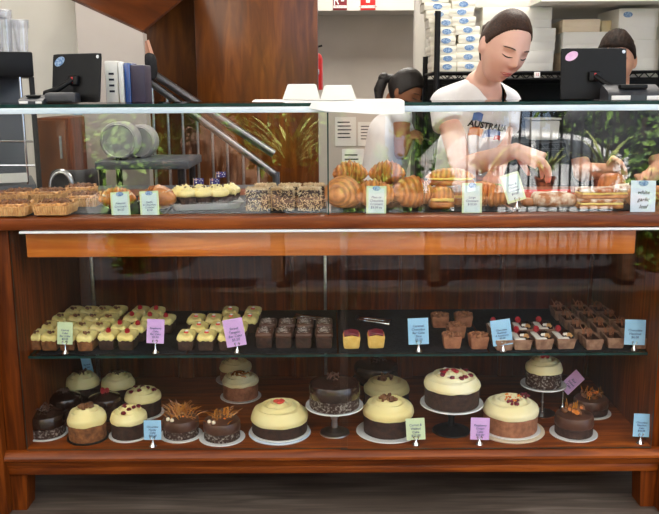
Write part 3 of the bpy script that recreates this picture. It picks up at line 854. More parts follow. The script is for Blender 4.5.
# ================================================================== price cards
def price_card(px, pyt, pyb, wpx, Y, zb, mat, lines, label, tilt=0, stand=True, txt='ink_blue', lean=-8, hand=False, logo=True, rz=0, tsz=None, inner=None):
    c = P(px, (pyt + pyb) / 2, Y); k = ppm(Y, c.z)
    w, h = wpx * k, (pyb - pyt) * k
    t = thing('price_card', label, 'price card', (c.x, Y, zb), rz)
    mt = Matrix.Translation((0, 0, c.z - zb)) @ Matrix.Rotation(R(tilt), 4, 'Y') @ Matrix.Rotation(R(lean), 4, 'X')
    cd = MB().sblock((0, 0, 0), (w, .0014, h), .0006, 2).build('card', mat, t)
    cd.matrix_local = mt
    if inner: MB().box((-w * .4, -.0012, -h * .42), (w * .4, -.0006, h * .42)).build('card_centre', inner, cd)
    ty = h * .3
    if logo:
        MB().lathe([(0, 0), (1, 0), (1, .0004), (0, .0004)], 18, mt=Matrix.Translation((0, -.0013, h * .42)) @ Matrix.Rotation(PI / 2, 4, 'X') @ Matrix.Diagonal((w * .2, h * .085, 1, 1))).build('oval_logo', 'sticker', cd)
    n = lines.count('\n') + 1
    text_mesh('lettering', lines, tsz or min(h * .62 / n / 1.0, w * 1.45 / max(len(s) for s in lines.split('\n'))), txt, cd, (0, -.0016, -h * .06), (PI / 2, 0, 0), shear=.35 if hand else .15, space=1.3 if hand else 1.05, bold=.0 if hand else .0)
    if stand:
        s_ = MB()
        zz = c.z - zb - h * .5 * math.cos(R(tilt)) + .003
        off = math.sin(R(tilt)) * h * -.5
        s_.m = Matrix.Translation((off, -.004, 0))
        s_.lathe([(0, 0), (.011, 0), (.0115, .002), (.008, .006), (.0035, .013), (.002, max(.014, zz - .002)), (0, max(.014, zz - .002))], 20)
        for sx in (-1, 1):
            s_.tube([(0, 0, zz - .004), (sx * .005, -.001, zz), (sx * .008, -.002, zz + .006), (sx * .0055, -.003, zz + .009), (sx * .003, -.003, zz + .006)], .0013, 6)
        s_.build('clip_stand', 'chrome', t)
    else:
        MB().box((-w * .3, .0, 0), (w * .3, .018, .0015)).build('foot', mat, t)
    return t
PCY = .024
price_card(120.5, 192, 218, 19, PCY, ZS, 'card_green', 'Almond\nCroissant\n$4.50', 'green bordered card reading Almond Croissant beside the almond croissant', tilt=-3, stand=False, txt='ink_blue', inner='card_green_mid')
price_card(149.5, 191, 218, 19, PCY, ZS, 'card_green', 'Vanilla\n& Chocolate\nCroissant\n$5.00', 'green bordered card with four lines in front of the chocolate croissant', tilt=-2, stand=False, txt='ink_blue', inner='card_green_mid')
price_card(376.3, 186, 215.3, 20, PCY, ZS, 'card_green', 'Plain or\nChocolate\nCroissant\n$3.50 ea', 'green bordered card standing among the plain croissants', tilt=1, stand=False, txt='ink_blue', inner='card_green_mid')
price_card(472, 183, 215, 20, PCY, ZS, 'card_green', 'Large\nCroissant\n$10.50', 'green bordered card reading Large Croissant in front of the filled croissants', tilt=1, stand=False, txt='ink_blue', inner='card_green_mid')
price_card(513, 173, 202, 19, .05, ZS, 'card_green', 'Ham &\nCheese\nCroissant\n$7.00', 'pale green card tilted on a silver clip stand below the hand of the server', tilt=-17, txt='ink_blue', inner='card_green_mid', logo=False)
price_card(643, 180.5, 214.5, 25, PCY, ZS, 'card_white', 'white\ngarlic\nloaf', 'large bluish white handwritten card at the right end of the top level', hand=True, stand=False, tilt=1, tsz=.0155, txt='ink')
MY = .087
price_card(65, 322, 344.5, 15.5, MY, ZM2, 'card_green', 'Carrot\nCake\nBar Cake\n$5.50', 'dim olive green card on a clip stand among the carrot loaves', tilt=2, logo=False)
price_card(155.5, 319, 343.5, 17.5, MY, ZM2, 'card_purple', 'Raspberry\nCake\nBar Cake\n$5.50', 'lilac card on a clip stand beside the raspberry loaves', tilt=3, logo=False)
price_card(234.5, 318.5, 346.5, 20, MY, ZM2, 'card_purple', 'Sweet\nTangelo\nBar Cake\n$5.50', 'tilted lilac card beside the dark chocolate loaves', tilt=-10, logo=False)
price_card(418.3, 318, 344.5, 20.5, MY, ZM2, 'card_blue', 'Caramel\nChocolate\nBar Cake\nSlice\n$5.50', 'sky blue card between the yellow cakes and the brown crumble cakes', tilt=-2, logo=False, txt='ink_blue')
price_card(501.5, 319.5, 345.5, 20, MY, ZM2, 'card_blue', 'Chocolate\nHazelnut\n& Raspberry\n$6.00', 'tilted sky blue card beside the raspberry topped tarts', tilt=-8, logo=False, txt='ink_blue')
price_card(635, 319.5, 345.0, 21, MY, ZM2, 'card_blue', 'Chocolate\nHazelnut\n$6.00', 'sky blue card at the right end of the middle shelf', tilt=2, logo=False, txt='ink_blue')
BY = .022
price_card(152.5, 420, 440.0, 17.5, BY, ZB, 'card_blue', 'Chocolate\nHoney\nCake\n$42.00', 'sky blue card on the bottom deck between the left cakes', tilt=0, logo=False)
price_card(415.5, 418, 440.0, 19, BY, ZB, 'card_green', 'Carrot &\nWalnut\nCake\n$55.00', 'pale green card in front of the walnut topped carrot cake', tilt=-3, logo=False)
price_card(480, 417.5, 440.0, 19, BY, ZB, 'card_purple', 'Raspberry\nCream\nCake\n$55.00', 'lilac card on the bottom deck right of the berry cake stand', tilt=2, logo=False)
price_card(641.5, 413.5, 437.0, 16.5, BY, ZB, 'card_blue', 'Chocolate\nHazelnut\nCake\n$42.00', 'sky blue card alone at the right end of the bottom deck', tilt=3, logo=False, txt='ink_blue')
price_card(572, 370.5, 394, 14, .3, ZB, 'card_purple', 'Red\nVelvet\nCake', 'tilted lilac card behind the small cake on the tall thin stand', tilt=48, logo=False)
price_card(87, 357, 373, 10, .5, ZB, 'card_blue', 'Banana\nCake', 'small blue card behind the dim cream cakes at the back left', tilt=-12, logo=False)

# ================================================================== toppings
def cluster(mb, c, r, n, size, seed, flat=.5):
    rnd = random.Random(seed)
    for i in range(n):
        a = rnd.uniform(0, 2 * PI); q = r * math.sqrt(rnd.random())
        mb.ball((c[0] + q * math.cos(a), c[1] + q * math.sin(a), c[2] + size * flat * rnd.random()), size * rnd.uniform(.6, 1.1), 2, wob=.7, fr=50, seed=seed + i)
    return mb
def raspberry(mb, c, r, seed=0):
    c = Vector(c)
    n = 26
    for i in range(n):
        z = 1 - 2 * (i + .5) / n; a = i * 2.39996
        q = math.sqrt(1 - z * z)
        d = Vector((q * math.cos(a) * .86, q * math.sin(a) * .86, z * 1.05))
        mb.ball(c + d * r * .8, r * .34, 1)
    mb.ball(c, r * .8, 1)
    return mb

# ------------------------------------------------------------------ mini loaves
LW, LD, LH = .050, .077, .037
def loaf(body, icing, top, label, group):
    t = thing('mini_loaf_cake', label, 'cake', (0, 0, 0), 0, group)
    MB().sblock((0, 0, LH / 2), (LW, LD, LH), .006, 7, taper=.10, wob=.0012, fr=60).build('sponge', body, t)
    def fn(p):
        e = max(abs(p.x) / (LW * .53), abs(p.y) / (LD * .53))
        p.z += .006 * (1 - e * e) + .005 * noise.noise(p * 55) * (1 if p.z > 0 else .3)
        if p.z < 0: p.z += .007 * noise.noise(Vector((p.x * 90, p.y * 90, 4)))
        return p
    MB().sblock((0, 0, LH + .0015), (LW * 1.04, LD * 1.03, .017), .008, 12, fn=fn).build('icing', icing, t)
    zt = LH + .013
    if top == 'nut': cluster(MB(), (0, -.004, zt), .010, 7, .0045, 5).build('walnut_pieces', 'walnut', t)
    elif top == 'raspberry': raspberry(MB(), (0, -.006, zt + .005), .0085).build('raspberry', 'raspberry', t)
    elif top == 'tangelo':
        MB().sblock((0, -.006, zt + .001), (.014, .01, .006), .003, 4, wob=.001).build('candied_peel', 'strawberry', t)
        MB().ball((.001, -.004, zt + .006), (.006, .005, .003), 2, wob=.3).build('meringue_dot', 'sugar_white', t)
    return t
def place_many(proto, pts, zt, labels, loc_z, lim=None, off=.004, jit=4, g=None):
    out = []
    for i, ((px, py), lb) in enumerate(zip(pts, labels)):
        q = PZ(px, py, zt)
        rz = R(random.uniform(-jit, jit))
        loc = (q.x, q.y + off, loc_z)
        if i == 0:
            proto.location = loc; proto.rotation_euler = (0, 0, rz); proto['label'] = lb; out.append(proto)
        else: out.append(dup(proto, loc, rz, lb))
    return out
ZL = ZM2 + .052
rows = [('front row', [(36, 331.5), (51.5, 332), (69, 332), (87, 332.5)]), ('second row', [(48, 323), (66, 323.5), (83, 323.5), (100, 323.5)]),
        ('third row', [(61, 315), (77, 315), (93.5, 315), (109, 315.5)]), ('back row', [(74, 308), (89, 308), (103, 308), (117.5, 307.5)])]
pts, lbs = [], []
for rn, ps in rows:
    for i, p in enumerate(ps):
        pts.append(p); lbs.append('walnut-topped carrot mini loaf with yellow icing, %s from left in its %s' % (ORD[i], rn))
place_many(loaf('carrot_cake', 'yellow_icing', 'nut', '', 'carrot mini loaves'), pts, ZL, lbs, ZM2, jit=2)
pts = [(108.5, 330), (127.5, 330.5), (120, 322), (138, 322.5), (132, 313.5), (150, 314), (140, 307), (166, 315), (156, 307.5)]
lbs = ['front row, left', 'front row, right', 'second row, left', 'second row, just left of the lilac card', 'third row, left', 'third row, middle', 'back row, left', 'third row, at the right end', 'back row, right']
place_many(loaf('choc_cake', 'yellow_icing', 'raspberry', '', 'raspberry mini loaves'), pts, ZL + .004, ['raspberry-topped yellow iced chocolate loaf, ' + s for s in lbs], ZM2, jit=3)
pts = [(186.2, 331), (206.7, 331), (227, 331), (199, 323), (218, 323), (239, 322.5), (196, 315), (213.5, 315), (231, 314.8), (250, 314.5), (230, 307.5), (253, 307.5)]
lbs = ['front row, left', 'front row, middle', 'front row, right, behind the tilted card', 'second row, left', 'second row, middle', 'second row, right', 'third row, leftmost', 'third row, second', 'third row, third', 'third row, rightmost', 'back row, left', 'back row, right']
place_many(loaf('choc_cake', 'yellow_icing', 'tangelo', '', 'tangelo mini loaves'), pts, ZL + .003, ['yellow iced dark loaf with pink and white topping, ' + s for s in lbs], ZM2, jit=3)
# chocolate covered loaves
def choc_loaf():
    t = thing('chocolate_loaf_cake', '', 'cake', (0, 0, 0), 0, 'dark chocolate loaves')
    MB().sblock((0, 0, .022), (.05, .09, .044), .005, 6, taper=.06, wob=.001).build('sponge', 'choc_cake', t)
    MB().sblock((0, 0, .046), (.0535, .093, .022), .010, 8, wob=.0012, fr=50).build('chocolate_coating', 'choc_icing', t)
    f = MB(); rnd = random.Random(3)
    for i in range(70):
        x, y = rnd.gauss(0, .0085), rnd.uniform(-.04, .036)
        if abs(x) < .02: f.ball((x, y, .0572), (rnd.uniform(.0006, .0018), rnd.uniform(.0006, .0018), .001), 1)
    f.build('sugar_flakes', 'sugar_white', t)
    return t
pts, lbs = [], []
for rn, y, xs in (('front row', 330, (264.5, 284, 303.5, 324)), ('back row', 321, (268, 287, 305, 324))):
    for i, x in enumerate(xs): pts.append((x, y)); lbs.append('dark chocolate loaf with white flakes, %s from left in the %s' % (ORD[i], rn))
cl_ = choc_loaf(); cl_.scale = (1, .86, .88)
place_many(cl_, pts, ZM2 + .050, lbs, ZM2, jit=1)
# yellow cakes with berry top
def berry_square():
    t = thing('yellow_square_cake', '', 'cake', (0, 0, 0), 0, 'yellow berry squares')
    MB().sblock((0, 0, .021), (.054, .05, .042), .005, 6, taper=.14, wob=.0015, fr=50).build('sponge', 'yellow_cake', t)
    b = MB()
    for i in range(5):
        b.tube([(-.022, -.02 + i * .01, .043 + .003 * (i % 2)), (0, -.018 + i * .01, .048), (.021, -.021 + i * .01, .044)], .005, 8)
    b.build('berry_slices', 'raspberry_dark', t)
    c = MB()
    for i in range(4): c.tube([(-.024, -.021 + i * .012, .042), (.0, -.02 + i * .012, .0475), (.023, -.022 + i * .012, .042)], .003, 6)
    c.build('apple_slices', 'strawberry', t)
    return t
place_many(berry_square(), [(351.5, 333.5), (376, 333)], ZM2 + .045, ['yellow sponge square with red fruit slices on top, the left one of two', 'yellow sponge square with red fruit slices on top, the right one of two'], ZM2, jit=3)
def crumb_cake():
    t = thing('crumble_cake', '', 'cake', (0, 0, 0), 0, 'brown crumble cakes')
    MB().sblock((0, 0, .02), (.058, .054, .04), .004, 6, taper=.18, wob=.001).build('sponge', 'brownie', t)
    cluster(MB(), (0, 0, .04), .026, 46, .005, 11).build('crumble_topping', 'crumb', t)
    return t
place_many(crumb_cake(), [(452, 333), (478.5, 333.5), (456, 323.5), (440, 313.5), (463.5, 313)], ZM2 + .045, ['square brown crumble cake in front, left of the pair', 'square brown crumble cake in front, right of the pair', 'square brown crumble cake in the middle of its group', 'square brown crumble cake at the back left of its group', 'square brown crumble cake at the back right of its group'], ZM2, jit=5)
# tarts
def tart_shell(w, d, h, th, name='shell', parent=None, mat='choc_tart'):
    m_ = MB()
    o = [(-w / 2, -d / 2), (w / 2, -d / 2), (w / 2, d / 2), (-w / 2, d / 2)]
    bm = m_.bm; L = []
    for (ins, z) in ((.006, 0), (0, h), (th, h), (th, h * .72)):
        L.append([bm.verts.new((math.copysign(abs(x) - ins, x), math.copysign(abs(y) - ins, y), z)) for x, y in o])
    for a, b_ in zip(L, L[1:]):
        for k in range(4): bm.faces.new((a[k], a[(k + 1) % 4], b_[(k + 1) % 4], b_[k]))
    bm.faces.new(L[0][::-1]); bm.faces.new(L[-1])
    bmesh.ops.bevel(bm, geom=[e for e in bm.edges], offset=.0018, segments=2, affect='EDGES')
    bmesh.ops.subdivide_edges(bm, edges=bm.edges[:], cuts=1)
    for v in bm.verts: v.co += noise.noise_vector(v.co * 120) * .0008
    return m_.build(name, mat, parent)
def rasp_tart():
    t = thing('raspberry_tart', '', 'tart', (0, 0, 0), 0, 'raspberry chocolate tarts')
    tart_shell(.058, .088, .034, .004, parent=t)
    MB().sblock((-.008, .0, .031), (.034, .082, .010), .004, 6, wob=.0015).build('white_ganache', 'white_icing', t)
    MB().sblock((.009, .006, .034), (.034, .066, .012), .004, 6, wob=.0015).build('chocolate_layer', 'ganache', t)
    raspberry(MB(), (-.010, .022, .048), .0095).build('raspberry', 'raspberry', t)
    cluster(MB(), (.010, -.026, .040), .010, 8, .0048, 21).build('nut_pieces', 'crust', t)
    cluster(MB(), (.004, -.02, .041), .010, 5, .004, 9).build('nougat_pieces', 'sugar_white', t)
    return t
place_many(rasp_tart(), [(521, 335.5), (541.5, 335), (563.5, 334.5), (502, 336), (498, 326), (522.5, 325.5), (543.5, 325)], ZM2 + .036,
           ['raspberry chocolate tart in the front row, second from the left', 'raspberry chocolate tart in the front row, third from the left', 'raspberry chocolate tart in the front row, rightmost', 'raspberry chocolate tart in the front row, hidden behind the tilted blue card', 'raspberry chocolate tart in the back row, leftmost', 'raspberry chocolate tart in the back row, middle', 'raspberry chocolate tart in the back row, rightmost'], ZM2, jit=3)
def hazel_tart():
    t = thing('chocolate_tart', '', 'tart', (0, 0, 0), 0, 'chocolate curl tarts')
    tart_shell(.056, .088, .034, .006, parent=t)
    MB().sblock((0, 0, .027), (.045, .077, .007), .003, 5, wob=.001).build('chocolate_filling', 'ganache', t)
    c = MB(); rnd = random.Random(8)
    for i in range(9):
        x, y = rnd.uniform(-.016, .018), rnd.uniform(.0, .034)
        c.tube([(x, y, .03), (x + rnd.uniform(-.006, .006), y, .043), (x + rnd.uniform(-.014, .014), y + .004, .05 + rnd.uniform(-.004, .008))], [.002, .0016, .0008], 5)
    c.build('toffee_curls', 'brownie', t)
    return t
pts, lbs = [], []
for cn, ps in (('left', [(591, 336), (580, 326), (570, 317), (560.5, 308.5)]), ('middle', [(613, 334.5), (602, 324.5), (591.5, 315.5), (582, 308)]), ('right', [(640, 335), (625, 325), (613, 316), (601, 308.5)])):
    for i, p in enumerate(ps):
        pts.append(p); lbs.append('dark chocolate tart with toffee curls, %s of the %s column' % (['nearest', 'second', 'third', 'farthest'][i], cn))
place_many(hazel_tart(), pts, ZM2 + .034, lbs, ZM2, jit=2)
# tongs on the middle shelf
def tongs(pa, pb, Y, label):
    a, b_ = PZ(*pa, ZM2 + .012), PZ(*pb, ZM2 + .012)
    t = thing('serving_tongs', label, 'tongs', (0, 0, 0))
    d = (b_ - a); n_ = d.cross(Vector((0, 0, 1))).normalized()
    for s in (-1, 1):
        MB().tube([a + n_ * s * .001, a + d * .3 + n_ * s * .012, a + d * .8 + n_ * s * .014, b_ + n_ * s * .006], [(.005, .0025)] * 3 + [(.010, .003)], 8).build('arm', 'chrome', t)
    MB().ball(a, .008, 2).build('hinge', 'black', t)
    return t
tongs((328, 319.5), (295, 316), .4, 'black and steel serving tongs behind the dark chocolate loaves')
tongs((357, 318), (390, 322), .35, 'steel serving tongs behind the two yellow squares')

# ================================================================== round cakes
def swirl(r, h, mb, z0, turns=3.6, amp=.0034, edge=.003, seg=56, over=1.03, seed=0, drip=.004):
    nr = 15
    R0 = r * over
    prof = [(r * .5, z0 + .001), (R0 * .99, z0 - .001), (R0 * 1.012, z0 + h * .10), (R0, z0 + h * .24), (R0 * .965, z0 + h * .38), (R0 * .90, z0 + h * .53), (R0 * .82, z0 + h * .66)]
    for i in range(1, nr + 1):
        u = i / nr
        prof.append((R0 * .76 * (1 - u), z0 + h * (.72 + .28 * (1 - (1 - u) ** 1.7))))
    def fn(rr, zz, a):
        s = math.sin(a + turns * 2 * PI * rr / R0)
        d = noise.noise(Vector((math.cos(a) * 2.2, math.sin(a) * 2.2, seed)))
        if zz < z0 + .004: return rr * (1 + .012 * d), zz + drip * (d - .3)
        k = min(1, rr / (R0 * .12))
        return rr * (1 + .012 * d), zz + amp * s * k + .0015 * d
    return mb.lathe(prof, seg, fn=fn)
def side(r, h, mb, seed=0, seg=48, amp=.008):
    def fn(rr, zz, a): return rr * (1 + amp * noise.noise(Vector((math.cos(a) * 4, math.sin(a) * 4, zz * 90 + seed)))), zz
    n = 6
    prof = [(0, 0), (r * .985, 0), (r, .003)] + [(r, .003 + (h - .006) * i / n) for i in range(1, n)] + [(r, h - .003), (r * .97, h), (0, h)]
    return mb.lathe(prof, seg, fn=fn)
def board(kind, label, cx, cy, z, r, mat='white', th=.005):
    t = thing('cake_board', label, 'cake board', (cx, cy, z))
    MB().lathe([(0, 0), (r * .96, 0), (r, th * .6), (r * .99, th), (r * .93, th * .98), (r * .9, th * .9), (0, th * .9)], 56).build('disc', mat, t)
    return z + th * .9
def stand(label, cx, cy, zb, zt, r, rb, mat_p, mat_s, thin=False):
    t = thing('cake_stand', label, 'cake stand', (cx, cy, zb)); h = zt - zb
    MB().lathe([(0, h - .008), (r * .8, h - .007), (r, h - .001), (r * .99, h + .003), (r * .93, h), (0, h)], 56).build('plate', mat_p, t)
    if thin: pr = [(0, 0), (rb, 0), (rb, .003), (.006, .006), (.0035, .012), (.0035, h * .35), (.0055, h * .4), (.0035, h * .45), (.0035, h - .012), (.012, h - .0075), (0, h - .0075)]
    else: pr = [(0, 0), (rb, 0), (rb * .98, .004), (rb * .6, .010), (.011, .02), (.009, h * .45), (.013, h * .6), (.010, h * .8), (.024, h - .008), (0, h - .008)]
    MB().lathe(pr, 40).build('pedestal', mat_s, t)
    return zt
CKN = [0]
def cake(px, yb, rpx, z, pyt, name, label, kind, body, icing, top, sidef=.6, Yc=None):
    """kind: iced (sponge side + swirled icing) or coated (all chocolate)"""
    CKN[0] += 1; sd = CKN[0]
    if Yc is None:
        q = PZ(px, yb, z); k = ppm(q.y, z); r = rpx * k; cy = q.y + r
        k = ppm(cy, z); r = rpx * k; cy = q.y + r
    else:
        cy = Yc; k = ppm(cy, z); r = rpx * k
    cx = P(px, yb, cy).x
    ztop = P(px, pyt, cy).z; H_ = max(.03, ztop - z)
    t = thing(name, label, 'cake', (cx, cy, z), R(sd * 40 % 360))
    if kind == 'iced':
        hs = H_ * sidef
        side(r, hs, MB(), sd).build('sponge', body, t)
        swirl(r, H_ - hs, MB(), hs, seed=sd).build('icing', icing, t)
    else:
        hs = H_ * .82
        side(r, hs * .5, MB(), sd).build('crusted_base', body, t)
        b = MB()
        def fn(rr, zz, a): return rr * (1 + .01 * noise.noise(Vector((math.cos(a) * 3, math.sin(a) * 3, zz * 60 + sd)))), zz + (.003 * noise.noise(Vector((math.cos(a) * 5, math.sin(a) * 5, sd))) if zz < hs * .55 else 0)
        b.lathe([(r * .6, hs * .45), (r * 1.0, hs * .44), (r * 1.025, hs * .5), (r * 1.02, hs * .85), (r * .96, hs * .97), (r * .8, hs * 1.02), (r * .4, H_ * .94), (r * .1, H_ * .97), (0, H_ * .97)], 52, fn=fn)
        b.build('chocolate_coating', icing, t)
    zt = H_
    rnd = random.Random(sd)
    if top == 'nuts': cluster(MB(), (0, 0, zt), r * .34, 20, .0075, sd).build('walnut_pieces', 'walnut', t)
    if top == 'curls':
        c = MB()
        for i in range(16):
            x, y = rnd.gauss(0, r * .18), rnd.gauss(0, r * .18)
            a = rnd.uniform(0, 6.3); l = .007
            c.tube([(x - l * math.cos(a), y - l * math.sin(a), zt), (x, y, zt + .006), (x + l * math.cos(a), y + l * math.sin(a), zt + .002)], .002, 6)
        c.build('chocolate_curls', 'choc_icing', t)
    if top == 'berries':
        for i in range(6):
            a = i * 1.9 + sd; q = r * (.3 + .35 * (i % 2))
            zz = zt - (zt * .28 if kind != 'iced' else (H_ - hs) * .30) * (q / r) ** 1.6
            MB().ball((q * math.cos(a), q * math.sin(a), zz), (.009, .008, .005), 2, wob=.5, seed=i).build('berry', 'raspberry_dark', t)
    if top == 'manyberries':
        for i in range(11):
            a = i * 2.4 + sd; q = r * (.15 + .6 * ((i * .37) % 1))
            zz = zt - (H_ - hs) * .36 * (q / r) ** 1.8
            MB().ball((q * math.cos(a), q * math.sin(a), zz + .001), (.0095, .009, .0055), 2, wob=.5, seed=i).build('berry', 'raspberry_dark' if i % 3 else 'raspberry', t)
        c = MB()
        for i in range(5):
            a = i * 1.3; q = r * .5
            c.tube([(q * math.cos(a), q * math.sin(a), zt - .004), (q * math.cos(a + .3), q * math.sin(a + .3), zt + .001)], [(.005, .001)] * 2, 6)
        c.build('white_curls', 'sugar_white', t)
    if top == 'strawberry':
        for i in range(3):
            MB().ball((.008 * math.cos(i * 2.1), .008 * math.sin(i * 2.1), zt + .002), (.012, .009, .006), 2, wob=.2, seed=i).build('strawberry_slice', 'strawberry', t)
    if top == 'raspberries':
        for i in range(3): raspberry(MB(), (.009 * math.cos(i * 2.1 + 1), .009 * math.sin(i * 2.1 + 1), zt + .005), .008).build('raspberry', 'raspberry', t)
    if top == 'flowers':
        cluster(MB(), (-r * .45, -r * .1, zt - .004), r * .28, 12, .005, sd).build('rose_petals', 'raspberry_dark', t)
        cluster(MB(), (r * .35, -r * .45, zt - .005), r * .28, 12, .005, sd + 3).build('dried_petals', 'raspberry_dark', t)
        cluster(MB(), (0, -r * .05, zt - .002), r * .4, 16, .004, sd + 5).build('pistachio_crumbs', 'orange_fruit', t)
    if top == 'caramel':
        c = MB()
        for i in range(4):
            a = i * 1.6; c.tube([(r * (.1 + .09 * j) * math.cos(a + j * .5), r * (.1 + .09 * j) * math.sin(a + j * .5), zt + .002 - .0016 * j) for j in range(6)], .005, 8)
        c.build('caramel_drizzle', 'toffee', t)
    if top in ('toffee', 'praline'):
        tall = .055 if top == 'toffee' else .035
        c = MB()
        for i in range(110 if top == 'toffee' else 60):
            x, y = rnd.gauss(0, r * .34), rnd.gauss(0, r * .30)
            l = tall * rnd.uniform(.4, 1) * max(.35, 1 - (x * x + y * y) / (r * r))
            dx, dy = rnd.uniform(-.03, .03), rnd.uniform(-.01, .01)
            c.tube([(x, y, hs), (x + dx * .5, y + dy * .5, hs + l * .7), (x + dx * 1.3, y + dy, hs + l)], [(.0011, .0007)] * 2 + [(.0005, .0005)], 5)
        c.build('toffee_shards', 'toffee', t)
        if top == 'praline':
            for i in range(3):
                a = i * 2.1; MB().sblock((r * .3 * math.cos(a), r * .3 * math.sin(a), hs + .018), (.02, .004, .032), .0015, 3, mt=Matrix.Rotation(i * .6, 4, 'Z')).build('praline_sheet', 'toffee', t)
        for i in range(3):
            x, y = [(-.6, -.55), (-.35, -.7), (.2, -.3)][i]
            v = Matrix.Rotation(-R(sd * 40 % 360), 3, 'Z') @ Vector((x * r, y * r, hs + .004))
            MB().ball(v, .0065, 2, wob=.2).build('hazelnut', 'almond' if i < 2 else 'orange_fruit', t)
    if top == 'hazel':
        c = MB()
        cluster(c, (0, 0, zt * .95), r * .65, 16, .008, sd)
        c.build('hazelnuts', 'nut', t)
        cluster(MB(), (-r * .2, 0, zt * .98), r * .5, 6, .007, sd + 4).build('candied_nuts', 'orange_fruit', t)
        c = MB()
        for i in range(10):
            x, y = rnd.gauss(0, r * .3), rnd.gauss(0, r * .3); c.tube([(x, y, zt * .9), (x + rnd.uniform(-.01, .01), y, zt + .022)], [.002, .001], 5)
        c.build('toffee_shards', 'toffee', t)
    return t, cx, cy, r
def cake_on_board(px, yb, rpx, pyt, bpx, label, kind, body, icing, top, blabel, bmat='white', sidef=.6, name='round_cake', th=.005, z=ZB, extra=None):
    zz = z + th * .9
    t, cx, cy, r = cake(px, yb, rpx, zz, pyt, name, label, kind, body, icing, top, sidef)
    board('b', blabel, cx, cy, z, bpx * ppm(cy, z), bmat, th)
    return t, cx, cy, r
cake_on_board(47.5, 440, 18.5, 408, 21, 'small all dark chocolate cake at the left end of the front row', 'coat', 'choc_dusted', 'ganache', 'curls', 'white board under the leftmost dark chocolate cake')
cake_on_board(88.5, 444, 18.5, 406, 20.5, 'small brown carrot cake with cream icing and walnuts, second in the front row', 'iced', 'carrot_cake', 'cream_icing', 'nuts', 'dark board under the small walnut carrot cake', 'black', .52)
cake_on_board(130, 441, 17.5, 407, 20.5, 'small dark cake with cream icing and dark berries in the front row', 'iced', 'choc_cake', 'cream_icing', 'berries', 'white board under the berry cream cake in the front row', sidef=.55)
cake_on_board(144, 419, 17.5, 388, 20.5, 'small cream iced cake with dark berries standing behind the front berry cake', 'iced', 'choc_cake', 'cream_icing', 'berries', 'white board under the berry cream cake of the second row', sidef=.6)
cake_on_board(84, 403, 16, 372, 17.5, 'dim cream iced cake with chocolate curls at the back left, left of its neighbour', 'iced', 'choc_cake', 'cream_icing', 'curls', 'dark board under the left cream cake of the back row', 'black', .52)
cake_on_board(119.5, 403, 16, 373, 17.5, 'dim cream iced cake with chocolate curls at the back left, right of its neighbour', 'iced', 'choc_cake', 'cream_icing', 'curls', 'dark board under the right cream cake of the back row', 'black', .52)
cake_on_board(66, 421, 16.5, 391, 18, 'shadowy dark chocolate cake behind the leftmost front cakes', 'coat', 'choc_cake', 'ganache', 'curls', 'dark board under the shadowy chocolate cake at left', 'black')
cake_on_board(106, 421, 16, 392, 17.5, 'shadowy dark chocolate cake sprinkled with red, left of the rear berry cake', 'coat', 'choc_cake', 'ganache', 'raspberries', 'dark board under the red sprinkled chocolate cake', 'black')
cake_on_board(181.5, 441, 17.5, 413, 21.5, 'small chocolate cake with tall amber toffee shards, right of the blue card', 'coat', 'choc_dusted', 'choc_icing', 'toffee', 'white board under the cake with tall toffee shards')
cake_on_board(222.5, 444, 18, 415, 23, 'small chocolate cake with amber praline sheets and hazelnuts, left of the large cream cake', 'coat', 'choc_dusted', 'choc_icing', 'praline', 'white board under the praline chocolate cake')
cake_on_board(241, 402, 17.5, 373, 20.5, 'small caramel drizzled cake with pale icing behind the praline cake', 'iced', 'brownie', 'pale_icing', 'caramel', 'white board under the caramel drizzled cake', sidef=.62)
cake_on_board(236, 384, 15.5, 359, 20, 'small cream iced cake with red berries behind the caramel drizzled cake', 'iced', 'brownie', 'cream_icing', 'raspberries', 'white board under the rear red berry cream cake', sidef=.55)
z2 = ZB + .006
t, cx, cy, r = cake(280, 441, 27.5, z2 + .0045, 402, 'large_round_cake', 'large dark cake with thick cream icing and a strawberry, on a double board', 'iced', 'choc_cake', 'cream_icing', 'strawberry', .42)
board('b', 'clear grey lower board under the large strawberry cream cake', cx, cy - .004, ZB, 31 * ppm(cy, ZB), 'card_white', .0066)
board('b', 'white upper board directly under the large strawberry cream cake', cx, cy, z2, 30 * ppm(cy, ZB), 'white', .005)
# cakes on stands
def cake_on_stand(px, yb, rpx, pyt, Yc, prad, brad, label, kind, body, icing, top, slabel, mp, ms, thin=False, sidef=.6):
    zt = P(px, yb - rpx * .22, Yc).z
    t, cx, cy, r = cake(px, yb, rpx, zt, pyt, 'round_cake', label, kind, body, icing, top, sidef, Yc)
    k = ppm(Yc, zt)
    stand(slabel, cx, cy, ZB, zt, prad * k, brad * k, mp, ms, thin)
cake_on_stand(334.5, 410.5, 25, 376, .112, 29, 15, 'dark chocolate cake with sugar dusted side on a white topped stand', 'coat', 'choc_dusted', 'ganache', 'curls', 'cake stand with white plate and steel foot under the dusted chocolate cake', 'white', 'steel')
cake_on_stand(451.5, 408.5, 27, 372, .122, 31.5, 19, 'large dark cake with cream icing scattered with dark berries, on a stand', 'iced', 'choc_cake', 'pale_icing', 'manyberries', 'cake stand with white plate and dark foot under the berry cake', 'white', 'black', sidef=.58)
cake_on_stand(543, 388, 17.5, 357, .26, 22.5, 13, 'small dark cake with cream icing and red berries on a tall thin stand', 'iced', 'choc_dusted', 'pale_icing', 'raspberries', 'tall thin steel cake stand with white plate at right', 'white', 'steel', thin=True, sidef=.55)
cake_on_board(376, 386, 21.5, 360, 24, 'large dark chocolate cake in the back row behind the walnut cakes', 'coat', 'choc_cake', 'ganache', 'curls', 'dark board under the rear large chocolate cake', 'black', name='large_round_cake')
